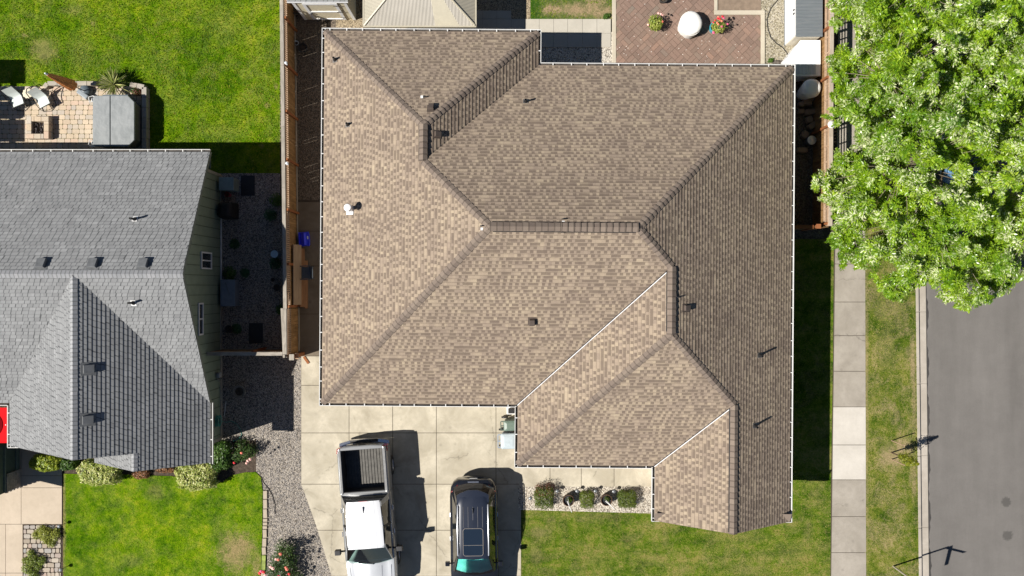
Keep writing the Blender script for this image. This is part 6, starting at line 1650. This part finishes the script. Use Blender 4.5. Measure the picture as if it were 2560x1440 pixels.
# ---------------------------------------------------------------- large street tree
OUT = [(2085,-160),(2078,40),(2100,95),(2072,150),(2090,215),(2060,290),(2110,340),(2085,400),(2045,430),(2030,458),(2060,500),(2090,520),(2078,600),(2100,662),(2150,668),(2185,705),(2235,752),(2280,735),(2300,705),(2345,735),(2390,768),(2432,778),(2470,752),(2520,735),(2545,700),(2600,650),(2720,560),(2800,350),(2800,-160)]
HOLES = [(2122,85,14,36),(2124,330,14,34),(2140,248,8,14),(2362,440,26,18),(2440,418,12,10),(2250,460,8,14),(2305,335,4,4),(2330,120,4,8),(2205,560,4,8),(2480,480,6,4),(2420,250,3,3),(2390,560,4,5)]
hr = random.Random(5)
HOLES += [(hr.uniform(2100,2600), hr.uniform(-60,700), hr.uniform(1,9), hr.uniform(1,9)) for _ in range(46)]
tree = thing('street_tree', 'very large bright green broad-leaved tree covering the upper right corner', 'tree', (*P2(2232,300,0),.02))
T0 = tree.location.copy()
def edged(px, py):
    d = 1e9
    for i in range(len(OUT)):
        a, c = OUT[i-1], OUT[i]; vx, vy = c[0]-a[0], c[1]-a[1]
        tt = max(0, min(1, ((px-a[0])*vx+(py-a[1])*vy)/(vx*vx+vy*vy+1e-9))); d = min(d, math.hypot(px-a[0]-vx*tt, py-a[1]-vy*tt))
    return d
clumps = []
tries = 0
while len(clumps) < 2500 and tries < 60000:
    tries += 1
    px, py = random.uniform(2025,2800), random.uniform(-160,785)
    if not pip(px, py, OUT): continue
    r_ = random.uniform(.14,.36)
    if any(((px-hx_)/(rx_+r_*(48 if rx_ > 9 else 24)))**2 + ((py-hy_)/(ry_+r_*(48 if rx_ > 9 else 24)))**2 < 1 for hx_, hy_, rx_, ry_ in HOLES): continue
    e_ = edged(px, py)
    ztop = 4.0 + min(4.2, (e_/75.0)**.75*1.9) + .7*math.sin(px*.021+1)*math.sin(py*.027)
    ztop += .6*math.sin(px*.055+py*.031)+.55*math.sin(py*.062-px*.024+2)
    z = ztop - (random.random()**1.6)*min(3.0, .4 + e_/60)
    if e_ < r_*48: r_ = max(.16, e_/62)
    clumps.append((P(px, py, z) - T0, r_))
cs, ns, sz, ou = [], [], [], []
for q, r_ in clumps:
    n_ = int(60 + 720*r_)
    c, nr = ball(n_, (0,0,0), (r_*random.uniform(.9,1.7), r_*random.uniform(.5,.95), r_*.5), .8, .85); o_ = c/np.linalg.norm(c, axis=1, keepdims=True)
    ca_, sa_ = math.cos(q.x*9), math.sin(q.x*9); c = np.stack([c[:,0]*ca_-c[:,1]*sa_, c[:,0]*sa_+c[:,1]*ca_, c[:,2]-.5*(c[:,0]**2+c[:,1]**2)], 1) + np.array(tuple(q)); nr += rng.normal(size=nr.shape)*.4; o_ = np.stack([o_[:,0]*ca_-o_[:,1]*sa_, o_[:,0]*sa_+o_[:,1]*ca_, o_[:,2]-.4], 1)
    cs.append(c); ns.append(nr); ou.append(o_); sz.append(np.full(n_, 1.0)*random.uniform(.85,1.15))
cs = np.concatenate(cs); ns = np.concatenate(ns); sz = np.concatenate(sz)*(.06+.065*rng.random(len(cs)))
M_TREE = leaf_mat('tree_leaf', [(.05,.12,.005),(.16,.30,.012),(.30,.46,.018),(.46,.58,.06)], .40, .32, (.55,.74,.04), .6, pale=(.76,.79,.50))
SPRIG = np.array([(0,-.5),(.17,-.2),(.2,.1),(0,.62),(-.2,.1),(-.17,-.2)])
leaves('crown', cs, ns, sz, M_TREE, tree, SPRIG, .3, out=np.concatenate(ou))
M_BARK = wood_mat('tree_bark', (.2,.16,.12), (.08,.06,.045))
b = B(); b.tube([(0,0,-.1),(.03,.02,1.2),(.1,.0,2.4),(.2,.05,3.6)], [.30,.24,.21,.16], 12); b.obj('trunk', M_BARK, tree, smooth=True)
fork = Vector((.2,.05,3.4)); mains = []
for k in range(9):
    a = k*.7 + .3; L_ = 3.2 if math.cos(a) < -.3 else 5.2
    end = fork + Vector((math.cos(a)*L_, math.sin(a)*4.6, 1.6 + random.uniform(0,1.4)))
    mid = fork.lerp(end, .5) + Vector((0,0,.6)); b = B(); b.tube([fork-Vector((0,0,.2)), fork.lerp(mid,.5)+Vector((0,0,.3)), mid, end], [.12,.09,.06,.02], 7); b.obj('branch', M_BARK, tree, smooth=True); mains += [mid, end, fork.lerp(mid,.6)]
b = B()
for q, r_ in clumps[::4]:
    s = min(mains, key=lambda m__: (m__-q).length); b.tube([s, s.lerp(q,.6)+Vector((0,0,.1)), q], [.016,.010,.004], 4)
b.obj('twig', plain('pale_twig', (.22,.18,.13), .8, .2), tree)
# ---------------------------------------------------------------- grass blades
def tufts(name, outline, dens, mat, h, skip=()):
    pts = [P2(*q) for q in outline]
    xs = [q[0] for q in pts]; ys = [q[1] for q in pts]
    n = int((max(xs)-min(xs))*(max(ys)-min(ys))*dens)
    X = rng.uniform(min(xs), max(xs), n); Y = rng.uniform(min(ys), max(ys), n)
    inside = np.zeros(n, bool); j = len(pts)-1
    for i in range(len(pts)):
        xi, yi = pts[i]; xj, yj = pts[j]
        cond = ((yi > Y) != (yj > Y)) & (X < (xj-xi)*(Y-yi)/(yj-yi+1e-12)+xi); inside ^= cond; j = i
    for px, py, rx, ry in skip:
        c = P(px, py); inside &= (((X-c.x)/(rx/S0))**2 + ((Y-c.y)/(ry/S0))**2 > rng.uniform(.4,1.1,n))
    X, Y = X[inside], Y[inside]; n = len(X)
    cen = np.stack([X, Y, np.full(n, .02)], 1)
    a = rng.uniform(0, 6.283, n); tilt = rng.uniform(.5, 1.25, n)
    L = h*rng.uniform(.5, 1.2, n); w = .011*rng.uniform(.7,1.5,n)
    d = np.stack([np.cos(a)*np.sin(tilt), np.sin(a)*np.sin(tilt), np.cos(tilt)], 1); s = np.stack([-np.sin(a), np.cos(a), np.zeros(n)], 1)
    V = np.stack([cen - s*w[:,None], cen + s*w[:,None], cen + d*L[:,None]], 1).reshape(-1,3)
    me = bpy.data.meshes.new(name); me.vertices.add(n*3); me.vertices.foreach_set('co', V.ravel())
    me.loops.add(n*3); me.loops.foreach_set('vertex_index', np.arange(n*3, dtype=np.int32)); me.polygons.add(n)
    me.polygons.foreach_set('loop_start', np.arange(0,n*3,3,dtype=np.int32)); me.polygons.foreach_set('loop_total', np.full(n,3,dtype=np.int32))
    me.materials.append(mat); me.update(calc_edges=True)
    o = bpy.data.objects.new(name, me); COL.objects.link(o); tag(o, None, None, None, 'stuff'); return o
M_BL1 = leaf_mat('grass_blade', [(.028,.085,.001),(.066,.15,.001),(.13,.225,.004),(.225,.29,.012),(.36,.32,.06)], .25, .8, (.12,.22,.004), .05)
M_BL2 = leaf_mat('dry_grass_blade', [(.03,.072,.004),(.08,.135,.008),(.15,.2,.02),(.26,.25,.055),(.40,.32,.13)], .25, .8, (.16,.2,.02), .05)
tufts('grass', [(-20,-20),(704,-20),(706,433),(395,433),(395,372),(362,372),(362,206),(115,204),(50,214),(-20,214)], 420, M_BL1, .075, [(210,215,60,15),(110,125,30,30)])
tufts('grass', fl, 480, M_BL1, .07, [(590,1380,40,44)])
tufts('grass', [(1303,1274),(1632,1284),(1632,1310),(1984,1316),(1984,598),(2076,598),(2075,900),(2072,1200),(2072,1445),(1303,1445)], 420, M_BL2, .06, [(1350,1330,24,18),(1340,1390,18,24)])
tufts('grass', [(2168,640),(sx(2291,640),640),(sx(2291,1445),1445),(2170,1445)], 420, M_BL2, .06, [(2228,1142,42,32),(2262,1118,36,28),(2281,900,8,80)])
tufts('grass', [(1326,-20),(1530,-20),(1530,47),(1326,47)], 350, M_BL1, .07, [(1445,22,60,20),(1500,30,34,22)])
